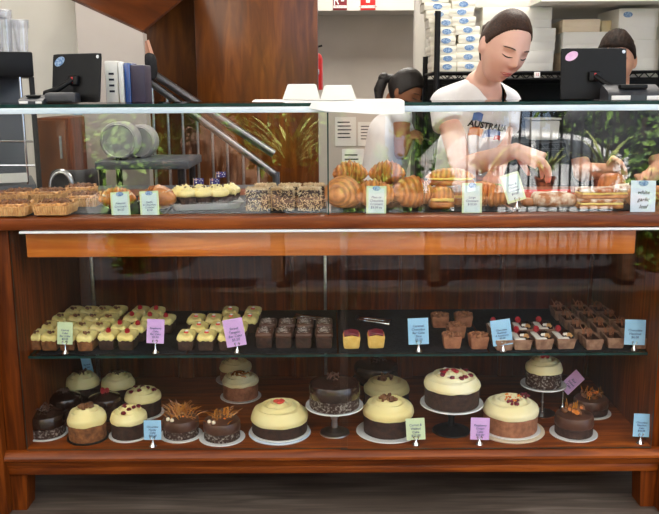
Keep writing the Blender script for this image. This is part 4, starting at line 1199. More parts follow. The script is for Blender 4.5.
cake_on_board(386.5, 410, 22, 378, 24, 'round cake with cream icing and walnuts, the rear one of the two walnut cakes', 'iced', 'choc_cake', 'cream_icing', 'nuts', 'dark board under the rear walnut cake', 'black', .5, name='large_round_cake')
cake_on_board(388, 440, 24.5, 398, 32, 'large dark cake with swirled cream icing and walnuts in front, beside the pale green card', 'iced', 'choc_cake', 'cream_icing', 'nuts', 'pale wide plate under the front walnut cake', 'white', .55, name='large_round_cake')
q = PZ(509.5, 446, ZB); k = ppm(q.y + .08, ZB); rp = 34 * k
t, cx, cy, r = cake(509.5, 438.5, 26.5, ZB + .0066 + .0036, 397, 'large_round_cake', 'large brown cake with smooth pale icing, petals and crumbs, right of the lilac card', 'iced', 'brownie', 'pale_icing', 'flowers', .55)
board('b', 'beige wide plate under the petal cake', cx, cy, ZB, 34 * ppm(cy, ZB), 'kraft', .0066 / .9)
board('b', 'white board between the petal cake and its beige plate', cx, cy, ZB + .0066, 30 * ppm(cy, ZB), 'white', .004)
cake_on_board(573, 440, 18.5, 409, 23.5, 'dark chocolate cake crowned with nuts and toffee at the right of the front row', 'coat', 'choc_cake', 'choc_icing', 'hazel', 'white board under the front nut crowned chocolate cake')
cake_on_board(590, 418, 16.5, 394, 20, 'dark nut crowned chocolate cake standing behind the rightmost front cake', 'coat', 'choc_cake', 'choc_icing', 'hazel', 'white board under the rear nut crowned chocolate cake')

# ================================================================== top level
# nut tarts
def nut_tart():
    t = thing('nut_tart', '', 'tart', (0, 0, 0), 0, 'square nut tarts')
    w, d, h = .095, .105, .025
    m_ = MB(); bm = m_.bm
    pts = []
    n = 13
    for (ax, ay, bx, by) in ((-1, -1, 1, -1), (1, -1, 1, 1), (1, 1, -1, 1), (-1, 1, -1, -1)):
        for i in range(n * 4):
            u = i / (n * 4); x = (ax + (bx - ax) * u) * w / 2; y = (ay + (by - ay) * u) * d / 2
            o = .0014 * math.cos(u * n * 2 * PI)
            nx, ny = (by - ay) / 2, -(bx - ax) / 2
            pts.append((x + nx * o, y + ny * o, x, y))
    L = []
    for (f, z) in ((.92, 0), (.97, h * .5), (1.0, h), (.95, h + .001), (.93, h - .004)):
        L.append([bm.verts.new((p[0] * f, p[1] * f, z + .0008 * noise.noise(Vector((p[0] * 90, p[1] * 90, z))))) for p in pts])
    N = len(pts)
    for a, b_ in zip(L, L[1:]):
        for k in range(N): bm.faces.new((a[k], a[(k + 1) % N], b_[(k + 1) % N], b_[k]))
    bm.faces.new(L[0][::-1]); bm.faces.new(L[-1])
    m_.build('fluted_crust', 'crust', t, ang=1.1)
    f = MB().sblock((0, 0, h + .001), (w * .93, d * .93, .014), .004, 14, wob=.005, fr=70)
    f.build('filling', 'tartfill', t)
    cluster(MB(), (0, 0, h + .006), w * .48, 60, .0062, 4).build('nut_pieces', 'nut', t)
    return t
nt_ = nut_tart()
for i, (px, py, lb) in enumerate(((8, 216.5, 'square nut tart at the left end, cut by the picture edge, front row'), (50.5, 215.5, 'square fluted nut tart in front, second from the left end'), (80, 207, 'square nut tart just behind and right of the front fluted tart'), (46, 202.5, 'square nut tart in the second row from the front, behind the fluted front tart'), (14, 203, 'square nut tart behind the leftmost front tart'), (76, 197.5, 'square nut tart farthest back near the almond croissant'))):
    q = PZ(px, py, ZS); loc = (q.x, q.y + .052, ZS)
    if i == 0: nt_.location = loc; nt_['label'] = lb
    else: dup(nt_, loc, R([0, -2, 2, 1, -3, 3][i]), lb)
# croissants
def croissant(name, label, L_, th, px, pyb, z, rz=0, bend=.5, mat='pastry', roll=0, extras=None, Y=None, group=None, scale=(1, 1, 1), turns=5):
    q = PZ(px, pyb, z) if Y is None else P(px, pyb, Y)
    t = thing(name, label, 'croissant', (q.x, q.y + th * .95 + .02 if Y is None else Y, z), R(rz), group)
    N = 60; seg = 28
    m_ = MB(); bm = m_.bm; rings = []
    for i in range(N + 1):
        u = i / N * 2 - 1
        a = u * bend
        Rr = L_ / (2 * max(.05, math.sin(bend)))
        cx_, cy_ = Rr * math.sin(a), Rr * (1 - math.cos(a)) * -1
        tan = Vector((math.cos(a), -math.sin(a), 0)); nrm = Vector((0, 0, 1)); w_ = tan.cross(nrm)
        prof = max(0, 1 - abs(u) ** 2.0) ** .80
        step = ((abs(u) * turns) % 1)
        r = th * .5 * (prof * .86 + .08) * (1 + .34 * (1 - step) ** .8 * (.4 + .6 * prof))
        rg = []
        for k in range(seg):
            b_ = 2 * PI * k / seg
            rr = r * (1 + .05 * noise.noise(Vector((u * 5, math.cos(b_) * 1.6, math.sin(b_) * 1.6 + px))))
            zz = rr * math.sin(b_); 
            if zz < 0: zz *= .8
            rg.append(bm.verts.new(Vector((cx_, cy_, th * .42)) + w_ * rr * math.cos(b_) * 1.05 + nrm * zz))
        rings.append(rg)
    for A, B in zip(rings, rings[1:]):
        for k in range(seg): bm.faces.new((A[k], A[(k + 1) % seg], B[(k + 1) % seg], B[k]))
    bm.faces.new(rings[0][::-1]); bm.faces.new(rings[-1])
    mn = min(v.co.z for v in bm.verts)
    for v in bm.verts: v.co.z -= mn; v.co.x *= scale[0]; v.co.y *= scale[1]; v.co.z *= scale[2]
    m_.build('pastry', mat, t, ang=.5)
    return t
t = croissant('almond_croissant', 'almond croissant with pale flakes behind the left price card', .105, .062, 111, 213.5, ZS, 14, .55, 'pastry')
f = MB(); rnd = random.Random(2)
for i in range(60):
    a = rnd.uniform(-.9, .9); u = rnd.uniform(-.04, .04)
    v = Vector((u, -.008 + math.sin(a) * .022, .028 + math.cos(a) * .026 * (1 - abs(u) * 8)))
    f.ball(v, (.006, .005, .0016), 1, mt=Matrix.Translation(v) @ Matrix.Rotation(rnd.uniform(-1, 1), 4, 'X') @ Matrix.Translation(-v))
f.build('almond_flakes', 'almond', t)
t = croissant('chocolate_croissant', 'shiny chocolate croissant behind the second price card', .115, .066, 153, 214, ZS, -16, .5, 'pastry_dark')
MB().tube([(-.045, -.004, .028), (-.062, -.012, .02)], .006, 8).build('chocolate_stick', 'ganache', t)
f = MB()
for i in range(40):
    a = rnd.uniform(-.6, .9); u = rnd.uniform(-.02, .045)
    f.ball((u, -.008 + math.sin(a) * .024, .03 + math.cos(a) * .029), (.0035, .003, .0012), 1)
f.build('sugar_flakes', 'almond', t)
th_ = .074
C_ = [(344, 213.5, ZS, 70, .6, .10, .086, 'plain croissant in the front row nearest the pane joint'),
      (377, 213.5, ZS, 4, .65, .112, .078, 'plain croissant in the front row behind the Plain or Chocolate card'),
      (416.5, 213.5, ZS, 20, .6, .118, .086, 'plain croissant in the front row right of the Plain or Chocolate card'),
      (497, 211, ZS, -18, .5, .12, .062, 'plain croissant in the front row between the right green cards')]
for (px, py, z, rz, bd, L_, th, lb) in C_:
    croissant('croissant', lb, L_, th, px, py, z, rz, bd, group='plain croissants')
croissant('croissant', 'plain croissant under the upper left one of the stack', .10, .066, 362, 203, ZS, -10, .4, group='plain croissants', Y=.20)
croissant('croissant', 'plain croissant under the upper middle one of the stack', .10, .066, 395, 203, ZS, 12, .4, group='plain croissants', Y=.21)
croissant('croissant', 'plain croissant on top of the stack, the left one of two', .104, .068, 350, 190, ZS + .056, 5, .55, group='plain croissants', Y=.185)
croissant('croissant', 'plain croissant on top of the stack, the right one of two', .108, .068, 387, 191, ZS + .056, -8, .6, group='plain croissants', Y=.19)
def filled(px, py, z, w, h, d, rz, Y, label, lettuce=0):
    q = P(px, py, Y)
    t = thing('filled_croissant', label, 'filled croissant', (q.x, Y, z), R(rz))
    top = MB()
    def fn(p):
        u = p.x / (w / 2); k = max(.12, 1 - abs(u) ** 2.4)
        st = 1 + .12 * (1 - (abs(u) * 4) % 1)
        p.z = (p.z + h * .25) * (k ** .6) * st - h * .25; p.y *= k ** .45
        return p
    top.sblock((0, 0, h * .68), (w, d, h * .62), h * .28, 16, fn=fn); top.build('top_half', 'pastry', t, ang=.5)
    b = MB()
    def fn2(p):
        u = p.x / (w / 2); p.y *= max(.2, 1 - abs(u) ** 2.6) ** .5; return p
    b.sblock((0, 0, h * .19), (w * .95, d, h * .38), h * .17, 10, fn=fn2); b.build('bottom_half', 'pastry_dark', t)
    MB().sblock((0, -d * .04, h * .43), (w * .84, d * .98, h * .16), .003, 10, wob=.004, fr=50, fn=fn2).build('egg_filling', 'egg', t)
    if lettuce:
        l = MB(); rnd = random.Random(int(px))
        for i in range(16):
            x = w * lettuce * .5 * rnd.uniform(.55, 1.0); y = -d * rnd.uniform(.1, .5)
            l.ball((x, y, h * rnd.uniform(.35, .75)), (.009, .006, .010), 2, wob=.9, fr=60, seed=i)
        l.build('lettuce', 'lettuce', t)
    return t
filled(441, 214, ZS, .078, .062, .07, 4, .09, 'filled croissant in the front row left of the Large Croissant card')
filled(462, 214, ZS, .075, .058, .07, -3, .17, 'filled croissant behind the Large Croissant card')
filled(425, 207, ZS, .10, .05, .07, 6, .2, 'egg filled croissant with lettuce in the second row behind the plain croissants', -1)
filled(450, 195, ZS + .0625, .145, .046, .07, -6, .13, 'long egg filled croissant lying on top of the other filled ones', 0)
filled(483, 207, ZS, .10, .055, .07, 10, .26, 'lettuce filled croissant right of the long egg filled one, second row', 1)
# red tray under the back breads
q0, q1 = P(488, 196, .34), P(575, 196, .34)
t = thing('red_tray', 'flat red plastic tray at the back of the top level behind the tilted card', 'tray', ((q0.x + q1.x) / 2, .34, ZS)); w_ = (q1.x - q0.x) / 2
MB().box((-w_, -.05, 0), (w_, .05, .004), .001).build('base', 'red_tray', t)
rm = MB().box((-w_, -.05, .004), (w_, -.046, .016), .001); rm.build('front_rim', 'red_tray', t)
MB().box((-w_, .046, .004), (w_, .05, .016), .001).build('back_rim', 'red_tray', t)
# breads
def bread(px, py, wpx, hpx, d, Y, z, mat, label, rz=0, name='bread_roll', slash=0, sc_=1):
    q = P(px, py, Y); k = ppm(Y, z); w, h = wpx * k, hpx * k
    t = thing(name, label, 'bread', (q.x, Y, z), R(rz))
    MB().sblock((0, 0, h / 2), (w, d, h), min(h, d) * .46, 12, wob=.004, fr=22, seed=px).build('crust', mat, t)
    if slash:
        for i in range(slash):
            x = w * (-.3 + .6 * i / max(1, slash - 1))
            MB().tube([(x - .008, -d * .2, h * .93), (x + .004, d * .2, h * .95)], [(.004, .002)] * 2, 6).build('slash', 'bread_flour', t)
    return t
bread(553, 206, 42, 14, .075, .11, ZS, 'bread_flour', 'long floured bread loaf below the reaching hand', 2, 'floured_loaf', 3)
def toastie(px, Y, z, label, wpx=46, rz=0):
    q = P(px, 205, Y); k = ppm(Y, z); w = wpx * k
    t = thing('toasted_sandwich', label, 'sandwich', (q.x, Y, z), R(rz))
    MB().sblock((0, 0, .0065), (w, .07, .013), .005, 8, wob=.002).build('lower_slice', 'bread', t)
    MB().sblock((0, -.001, .015), (w * .97, .071, .006), .002, 6, wob=.002).build('filling', 'egg', t)
    MB().sblock((0, 0, .0225), (w * .98, .07, .011), .005, 8, wob=.002).build('upper_slice', 'bread_flour', t)
    return .0285
h_ = toastie(598, .08, ZS, 'flat toasted sandwich at the bottom of the stacked pair, right of the floured loaf', 44)
toastie(600, .085, ZS + .0285, 'flat toasted sandwich on top of the stacked pair', 47, 3)
bread(619, 205, 25, 20, .07, .17, ZS, 'bread_flour', 'white dusted oval bread roll left of the handwritten card', -6, slash=2)
bread(640, 212, 28, 17, .06, .12, ZS, 'bread', 'plain crusty bread roll behind the handwritten card')
bread(611, 195, 26, 26, .08, .29, ZS, 'pastry_dark', 'dark round bread loaf at the back of the right board', 4)
bread(527, 212, 12, 8, .05, .12, ZS, 'pastry_dark', 'small dark pastry end between the tilted card and the floured loaf')
bread(655, 210, 22, 15, .07, .20, ZS, 'bread', 'crusty roll at the extreme right end of the top level', 10)
# lamingtons
def lamington():
    t = thing('lamington', '', 'cake', (0, 0, 0), 0, 'coconut lamingtons')
    s = .061
    MB().sblock((0, 0, s / 2), (s, s * .9, s * .95), .006, 7, wob=.0015, fr=40).build('sponge', 'lamington', t)
    m_ = MB(); rnd = random.Random(5)
    def shred(p, d):
        a = Vector((rnd.uniform(-1, 1), rnd.uniform(-1, 1), rnd.uniform(-1, 1))).normalized()
        p = Vector(p); l = rnd.uniform(.004, .010)
        m_.tube([p - a * l * .5, p + a * l * .5 + Vector(d) * .001], [(.0015, .0008)] * 2, 4)
    for i in range(320):
        x, y = rnd.uniform(-.5, .5) * s, rnd.uniform(-.45, .45) * s
        shred((x, y, s * .985 + rnd.uniform(0, .003)), (0, 0, 1))
    for i in range(130):
        shred((rnd.uniform(-.48, .48) * s, -.455 * s, rnd.random() ** 1.3 * s), (0, -1, 0))
    for sx in (-1, 1):
        for i in range(45): shred((sx * .505 * s, rnd.uniform(-.42, .42) * s, rnd.random() * s), (sx, 0, 0))
    for i in range(130): shred((rnd.uniform(-.48, .48) * s, .455 * s, rnd.random() * s), (0, 1, 0))
    o = m_.build('coconut_shreds', 'coconut', t, smooth=False); o['kind'] = 'stuff'
    return t
lm = lamington()
for i, (px, Y, rn) in enumerate(((258, .075, 'front row, left'), (283, .072, 'front row, middle'), (310, .070, 'front row, right beside the pane joint'), (266, .165, 'back row, left'), (290.5, .16, 'back row, middle'), (314.5, .165, 'back row, right'))):
    q = P(px, 212, Y); loc = (q.x, Y, ZS); lb = 'square coconut lamington, ' + rn
    if i == 0: lm.location = loc; lm['label'] = lb
    else: dup(lm, loc, R([0, 3, -4, 2, -2, 4][i]) + (PI if i % 2 else 0), lb)
# cupcake platter
qc = PZ(207, 205, ZS)
t = thing('platter', 'white rectangular porcelain platter carrying cream topped cupcakes', 'platter', (qc.x + .005, .125, ZS), R(14))
bm_ = MB(); bm = bm_.bm; L = []
for (w, d, z) in ((.178, .100, 0), (.188, .108, .003), (.213, .133, .019), (.217, .136, .0205), (.211, .131, .020), (.17, .098, .007), (.0, .0, .007)):
    if w == 0: L.append(None); continue
    rg = []
    for k in range(40):
        a = 2 * PI * (k + .5) / 40; c_, s_ = math.cos(a), math.sin(a)
        e = .22
        rg.append(bm.verts.new((w / 2 * math.copysign(abs(c_) ** e, c_), d / 2 * math.copysign(abs(s_) ** e, s_), z)))
    L.append(rg)
for A, B in zip(L, L[1:]):
    if B is None: bm.faces.new(A)
    else:
        for k in range(40): bm.faces.new((A[k], A[(k + 1) % 40], B[(k + 1) % 40], B[k]))
bm.faces.new(L[0][::-1])
bm_.build('dish', 'white', t)
def cupcake():
    t = thing('cupcake', '', 'cupcake', (0, 0, 0), 0, 'cream topped cupcakes')
    MB().lathe([(0, 0), (.018, 0), (.0235, .018), (.0245, .021), (0, .021)], 28, fn=lambda r, z, a: (r * (1 + .03 * math.cos(14 * a)), z)).build('chocolate_cup', 'choc_cake', t)
    c = MB(); n = 90; path = []; rad = []
    for i in range(n):
        u = i / (n - 1); a = u * 3.1 * 2 * PI
        path.append((.0175 * (1 - u * .95) * math.cos(a), .0175 * (1 - u * .95) * math.sin(a), .026 + .021 * u)); rad.append(.0115 * (1 - .45 * u))
    c.tube(path, rad, 12); c.build('piped_cream', 'piped_cream', t)
    k = MB(); rnd = random.Random(4)
    for i in range(5): k.ball((rnd.uniform(-.008, .008), rnd.uniform(-.008, .008), .051 + rnd.uniform(-.002, .001)), .0025, 1)
    k.build('chocolate_chips', 'choc_icing', t)
    return t
cc = cupcake(); cc.scale = (1.12, 1.12, 1.0)
CP = [(187.5, 211.5), (205, 210), (222, 209.5), (179, 204), (195, 203), (212, 202), (229, 201), (190, 197.5), (205.5, 196.5), (222, 195.5), (238, 194.5)]
CL = ['front row, left', 'front row, middle', 'front row, right', 'second row, leftmost', 'second row, second', 'second row, third', 'second row, rightmost', 'back row, leftmost', 'back row, second', 'back row, third', 'back row, rightmost']
mtp = Matrix.Translation((qc.x + .005, .125, ZS)) @ Matrix.Rotation(R(14), 4, 'Z')
spots = [(-.055, -.036), (-.008, -.038), (.04, -.038), (-.079, -.0), (-.034, .003), (.014, .001), (.062, .0), (-.058, .04), (-.011, .041), (.037, .04), (.082, .037)]
spots = [(x * .98, y) for x, y in spots]
CUPS = []
for i, ((x, y), lb) in enumerate(zip(spots, CL)):
    v = mtp @ Vector((x, y, .0168 if abs(x) > .06 or abs(y) > .034 else .010)); lb = 'cream topped chocolate cupcake on the white platter, ' + lb
    CUPS.append(v)
    if i == 0: cc.location = v; cc['label'] = lb
    else: dup(cc, v, R(i * 57), lb)
def flag(ci, lb, rz, h=.028):
    v = CUPS[ci]
    t = thing('toothpick_flag', lb, 'flag', (v.x, v.y, v.z + .05), R(rz), 'paper flags on cupcakes')
    MB().tube([(0, 0, 0), (.001, 0, h)], .0009, 6).build('stick', 'stick', t)
    w_, h_ = .030, .017
    fl = MB().box((.001, -.0004, h - h_), (.001 + w_, .0004, h)).build('flag_paper', 'flag', t)
    for sgn in (-.0008, .0008):
        ya, yb = sorted((sgn * .55, sgn))
        b = MB(); b.box((.001, ya, h - h_ * .30), (.001 + w_ * .5, yb, h - h_ * .22)); b.box((.001 + w_ * .21, ya, h - h_ * .5), (.001 + w_ * .29, yb, h)); b.build('white_cross', 'paper', fl)
        r_ = MB(); r_.box((.001, ya * 1.3, h - h_ * .275), (.001 + w_ * .5, yb * 1.3, h - h_ * .245)); r_.box((.001 + w_ * .235, ya * 1.3, h - h_ * .5), (.001 + w_ * .265, yb * 1.3, h)); r_.build('red_cross', 'red', fl)
        st = MB()
        for (u, v_, rr) in ((.25, .76, .0022), (.75, .16, .0013), (.75, .84, .0013), (.63, .45, .0013), (.87, .40, .0013)):
            st.lathe([(0, 0), (rr, 0), (rr, .0003), (0, .0003)], 10, mt=Matrix.Translation((.001 + w_ * u, sgn * .8 if sgn < 0 else sgn * .6, h - h_ * v_)) @ Matrix.Rotation(PI / 2, 4, 'X'))
        st.build('stars', 'paper', fl)
    return t
flag(4, 'small navy flag with stars on a pick, the left one of three', -8)
flag(9, 'small navy flag with stars on a pick, the highest one of three', 5, .034)
flag(5, 'small navy flag with stars on a pick, the front one of three', -14, .026)
# ================================================================== people
from mathutils.bvhtree import BVHTree
def sm(a, b, x):
    t = max(0, min(1, (x - a) / (b - a))); return t * t * (3 - 2 * t)
def g(x, s): return math.exp(-(x / s) ** 2)
def head_point(u, s=1.0, female=True):
    """u: unit direction; face looks to -Y, up +Z; returns the skin surface"""
    x, y, z = u
    px, py, pz = .073 * x, .094 * y, .118 * z
    if z < 0:
        k = 1 - (.34 if female else .24) * (-z) ** 1.7
        px *= k
        if y > 0: py *= 1 - .55 * sm(0, .8, -z)
        else: py *= 1 - .10 * (-z) ** 2
    if y < -.2: py *= .965
    f = sm(.1, .6, -y)
    X, Z = px, pz
    d = 0
    d += .019 * g(X, .0095) * (g(Z + .018, .016)) + .010 * g(X, .008) * g(Z - .006, .02)
    d += .006 * g(abs(X) - .011, .006) * g(Z + .026, .007)
    d -= .011 * g(abs(X) - .031, .014) * g(Z - .006, .011)
    d += .005 * g(abs(X) - .032, .020) * g(Z - .026, .008)
    d += .007 * g(X, .02) * g(Z + .0525, .0055) + .007 * g(X, .017) * g(Z + .0655, .006) - .004 * g(X, .022) * g(Z + .059, .0025)
    d -= .003 * g(X, .02) * g(Z + .078, .006)
    d += .009 * g(X, .02) * g(Z + .098, .014)
    d += .004 * g(abs(X) - .038, .018) * g(Z + .022, .02)
    return Vector((px, py - d * f, pz)) * s
def head_mesh(mb, mt, s=1.0, female=True, nu=72, nv=60):
    bm = bmesh.new(); R_ = []
    for j in range(nv + 1):
        th = PI * j / nv
        if j in (0, nv): R_.append([bm.verts.new(head_point((0, 0, 1 if j == 0 else -1), s, female))]); continue
        R_.append([bm.verts.new(head_point((math.sin(th) * math.cos(2 * PI * i / nu), math.sin(th) * math.sin(2 * PI * i / nu), math.cos(th)), s, female)) for i in range(nu)])
    for A, B in zip(R_, R_[1:]):
        for k in range(nu):
            k2 = (k + 1) % nu
            if len(A) == 1: bm.faces.new((A[0], B[k], B[k2]))
            elif len(B) == 1: bm.faces.new((A[k2], A[k], B[0]))
            else: bm.faces.new((A[k], B[k], B[k2], A[k2]))
    bmesh.ops.recalc_face_normals(bm, faces=bm.faces[:])
    mb._merge(bm, mt)
    for sx in (-1, 1):
        mb.ball((sx * .073 * s, .012 * s, -.008 * s), (.010 * s, .017 * s, .030 * s), 3, mt=mt @ Matrix.Rotation(-.15, 4, 'X'))
    return mb
def hair_mesh(mt, s, mat, parent, hairline=.42, back=-.75, side_=-.05, thick=1.07, name='hair', lump=.012):
    nu, nv = 96, 64
    b = MB(); bm = bmesh.new(); R_ = []
    for j in range(nv + 1):
        th = PI * j / nv; row = []
        for i in range(1 if j in (0, nv) else nu):
            a = 2 * PI * i / nu
            u = Vector((math.sin(th) * math.cos(a), math.sin(th) * math.sin(a), math.cos(th)))
            fr = -u.y
            lim = hairline + (side_ - hairline) * sm(.78, .12, fr) if fr > .12 else side_ + (back - side_) * sm(.12, -.35, fr)
            if -.1 < fr < .35 and abs(u.x) > .6: lim -= .12 * g(fr - .1, .12)
            w_ = sm(lim - .05, lim + .10, u.z)
            base = head_point(u, s)
            if fr > .3 and u.z > .1: base = Vector((.073 * u.x, .090 * u.y, .118 * u.z)) * s
            n = noise.noise(Vector((u.x * 14, u.y * 5, u.z * 5))) * lump
            sk = .93 - .17 * sm(.0, .4, fr) - .1 * sm(0, -.4, u.z)
            row.append(bm.verts.new(base * (sk + (thick - sk + n) * w_)))
        R_.append(row)
    for A, B in zip(R_, R_[1:]):
        for k in range(nu):
            k2 = (k + 1) % nu
            if len(A) == 1: bm.faces.new((A[0], B[k], B[k2]))
            elif len(B) == 1: bm.faces.new((A[k2], A[k], B[0]))
            else: bm.faces.new((A[k], B[k], B[k2], A[k2]))
    bmesh.ops.recalc_face_normals(bm, faces=bm.faces[:])
    b._merge(bm, mt)
    return b
def limb(mb, pts, rads, seg=20):
    pts = [Vector(p) for p in pts]
    mb.tube(pts, rads, seg)
    for p, r in zip(pts, rads):
        rr = r if isinstance(r, (int, float)) else min(r)
        mb.ball(p, rr * .995, 3)
    return mb
def remesh(mb, name, mat, parent, vox=.004, smooth=2):
    o = mb.build('tmp', mat, None, smooth=False)
    md = o.modifiers.new('r', 'REMESH'); md.mode = 'VOXEL'; md.voxel_size = vox
    dg = bpy.context.evaluated_depsgraph_get()
    me = bpy.data.meshes.new_from_object(o.evaluated_get(dg))
    bpy.data.objects.remove(o)
    bm = bmesh.new(); bm.from_mesh(me)
    for _ in range(smooth): bmesh.ops.smooth_vert(bm, verts=bm.verts[:], factor=.5, use_axis_x=True, use_axis_y=True, use_axis_z=True)
    bm.to_mesh(me); bm.free()
    me.name = name; me.materials.clear(); me.materials.append(M[mat]); me.shade_smooth()
    o = bpy.data.objects.new(name, me); col.objects.link(o); o.parent = parent
    return o
def hand(mb, wrist, knuck, tips_dir, side_v, curl=.5, s=1.0, thumb=1, spread=.0):
    """wrist->knuck palm; fingers leave the knuckles towards tips_dir; side_v runs across the palm (index to little)"""
    w, k = Vector(wrist), Vector(knuck); sv = Vector(side_v).normalized(); ax = (k - w).normalized(); td = Vector(tips_dir).normalized()
    limb(mb, [w, w + ax * .02, k], [(.026 * s, .018 * s), (.030 * s, .017 * s), (.036 * s, .014 * s)], 16)
    for i, o_ in enumerate((-.030, -.010, .010, .029)):
        b0 = w + ax * .025 * s + sv * o_ * .6 * s; b1 = k + sv * o_ * s - ax * .004 * abs(i - 1.3)
        limb(mb, [b0, b1], [.011 * s, .0105 * s], 12)
        L_ = [.070, .078, .073, .057][i] * s
        d1 = (ax * (1 - curl * .45) + td * curl * .7 + sv * spread * (i - 1.5)).normalized(); d2 = (ax * (1 - curl) + td * curl * 1.3).normalized(); d3 = (ax * (.6 - curl) + td * curl * 1.6).normalized()
        p1 = b1 + d1 * L_ * .48; p2 = p1 + d2 * L_ * .30; p3 = p2 + d3 * L_ * .22
        limb(mb, [b1, p1, p2, p3], [.0100 * s, .0090 * s, .0082 * s, .0068 * s], 12)
    t0 = w + ax * .022 * s - sv * .024 * s
    t1 = t0 + (ax * .6 - sv * .75 + td * .35).normalized() * .040 * s
    t2 = t1 + (ax * .8 + td * .7 - sv * .1).normalized() * .032 * s; t3 = t2 + (ax * .6 + td * .9 + sv * .2).normalized() * .024 * s
    limb(mb, [t0, t1, t2, t3], [.014 * s, .0115 * s, .010 * s, .0075 * s], 12)
    return mb
def face_parts(mt, s, parent, iris=True):
    for sx in (-1, 1):
        lid = MB(); pts = []
        for i in range(9):
            t_ = i / 8 - .5
            x = sx * .031 + t_ * .031; z = .001 - .0042 * math.cos(t_ * PI)
            y = head_point(Vector((x / .073, -math.sqrt(max(.01, 1 - (x / .073) ** 2 - (z / .118) ** 2)), z / .118)).normalized()).y
            pts.append(Vector((x, y - .0032, z)) * s)
        lid.tube(pts, [.0006, .0014, .002, .0022, .0023, .0022, .002, .0014, .0006], 8, mt=mt)
        lid.build('lashes', 'lash', parent)
        br = MB(); pts = []
        for i in range(9):
            t_ = i / 8 - .5
            x = sx * (.033 + t_ * .034); z = .0265 + .003 * math.cos((t_ + .1) * PI) - .0015
            y = head_point(Vector((x / .073, -math.sqrt(max(.01, 1 - (x / .073) ** 2 - (z / .118) ** 2)), z / .118)).normalized()).y
            pts.append(Vector((x, y - .0005, z)) * s)
        br.tube(pts, [(.0010, .0008)] + [(.0026, .0012)] * 7 + [(.0008, .0008)], 8, mt=mt)
        br.build('eyebrow', 'brow', parent)
    lp = MB()
    for zc, hh, yo in ((-.0535, .0034, 0), (-.0640, .0042, 0)):
        pts, rd = [], []
        for i in range(11):
            t_ = i / 10 - .5
            x = t_ * .046; z = zc + (-.0045 if zc > -.058 else .0050) * abs(2 * t_) ** 1.6 * 1.0
            y = head_point(Vector((x / .070, -math.sqrt(max(.01, 1 - (x / .070) ** 2 - (z / .118) ** 2)), z / .118)).normalized()).y
            pts.append(Vector((x, y + .0005, z)) * s); rd.append((max(.0008, hh * math.cos(t_ * PI * .95)), max(.0008, .003 * math.cos(t_ * PI * .95))))
        lp.tube(pts, rd, 10, mt=mt)
    lp.build('lips', 'lips', parent)
def headmat(c, yaw, pitch, roll=0):
    return Matrix.Translation(c) @ Matrix.Rotation(R(yaw), 4, 'Z') @ Matrix.Rotation(R(roll), 4, 'Y') @ Matrix.Rotation(R(pitch), 4, 'X')
def cut(o, test):
    bm = bmesh.new(); bm.from_mesh(o.data)
    bmesh.ops.delete(bm, geom=[v for v in bm.verts if test(v.co)], context='VERTS')
    for _ in range(10):
        nv_ = {}
        for v in bm.verts:
            nb_ = [e.other_vert(v).co for e in v.link_edges if e.is_boundary]
            if len(nb_) == 2: nv_[v] = v.co * .4 + (nb_[0] + nb_[1]) * .3
        for v, c_ in nv_.items(): v.co = c_
    bm.to_mesh(o.data); bm.free()
def project(me, o, dirv=(0, 1, 0), off=.0016):
    bm = bmesh.new(); bm.from_mesh(o.data); bv = BVHTree.FromBMesh(bm); bm.free()
    d = Vector(dirv).normalized()
    for v in me.vertices:
        h, n_, _, _ = bv.ray_cast(v.co - d * 1.0, d)
        if h is not None: v.co = h - d * off

# ---------------------------------------------------------------- the server
srv = thing('person', 'woman with pulled back brown hair in white printed T-shirt reaching into the display case', 'person', (0, 0, 0))
hm = headmat(P(504, 47, .66), 23, 27, 9)
HSC = 1.07
N0 = hm @ Vector((0, .028, -.07)); N1 = P(482, 88, .80)
shR, shL = P(447, 105, .85), P(505, 104, .96)
elR, wrR = P(461, 169, .70), P(516, 150.5, .48)
knR = P(541, 161, .41)
elL, wrL, knL = P(499, 156, .84), P(497, 172, .60), P(496, 183, .52)
ch, wa, pe = P(473, 142, .94), P(465, 196, 1.0), P(465, 235, 1.05)
body = MB()
head_mesh(body, hm, HSC)
limb(body, [N0 + (N0 - N1) * .1, (N0 + N1) / 2, N1], [.044, .045, .052])
limb(body, [N1, shR], [.048, .050]); limb(body, [N1, shL], [.048, .048])
limb(body, [N1, ch, wa, pe], [(.08, .07), (.145, .105), (.135, .095), (.15, .11)], 28)
limb(body, [shR, (shR + elR) / 2, elR], [.052, .044, .038])
limb(body, [elR, elR.lerp(wrR, .3), wrR], [.038, .040, .026])
limb(body, [shL, (shL + elL) / 2, elL], [.05, .042, .037])
limb(body, [elL, elL.lerp(wrL, .3), wrL], [.037, .037, .026])
hand(body, wrR, knR, (.05, -.05, -1), (.25, -.85, -.1), .75)
hand(body, wrL, knL, (.2, -.5, -.6), (1, .2, 0), .55, .95)
for sx in (-.085, .085):
    hip = Vector((pe.x + sx, pe.y + .02, pe.z - .02))
    limb(body, [hip, (hip.x, hip.y + .0, .48), (hip.x, hip.y + .02, .09)], [.085, .058, .04])
    limb(body, [(hip.x, hip.y + .02, .05), (hip.x, hip.y - .12, .035)], [.04, .035])
remesh(body, 'body', 'skin', srv, .0042, 2)
face_parts(hm, HSC, srv)
hb = hair_mesh(hm, HSC, 'hair', srv, .66, -.62, .10, 1.055)
bun = hm @ Vector((0, .112, .01))
hb.ball(bun, (.036, .034, .036), 3, wob=.2)
hb.build('hair', 'hair', srv, ang=1.2)
top = MB()
limb(top, [N1 + Vector((0, .0, -.04)), ch, wa, pe + Vector((0, 0, .03))], [(.10, .095), (.166, .125), (.168, .118), (.17, .13)], 32)
limb(top, [N1 + Vector((0, .0, -.015)), shR], [.066, .068]); limb(top, [N1 + Vector((0, .0, -.015)), shL], [.064, .064])
slR = shR.lerp(elR, .33); slL = shL.lerp(elL, .5)
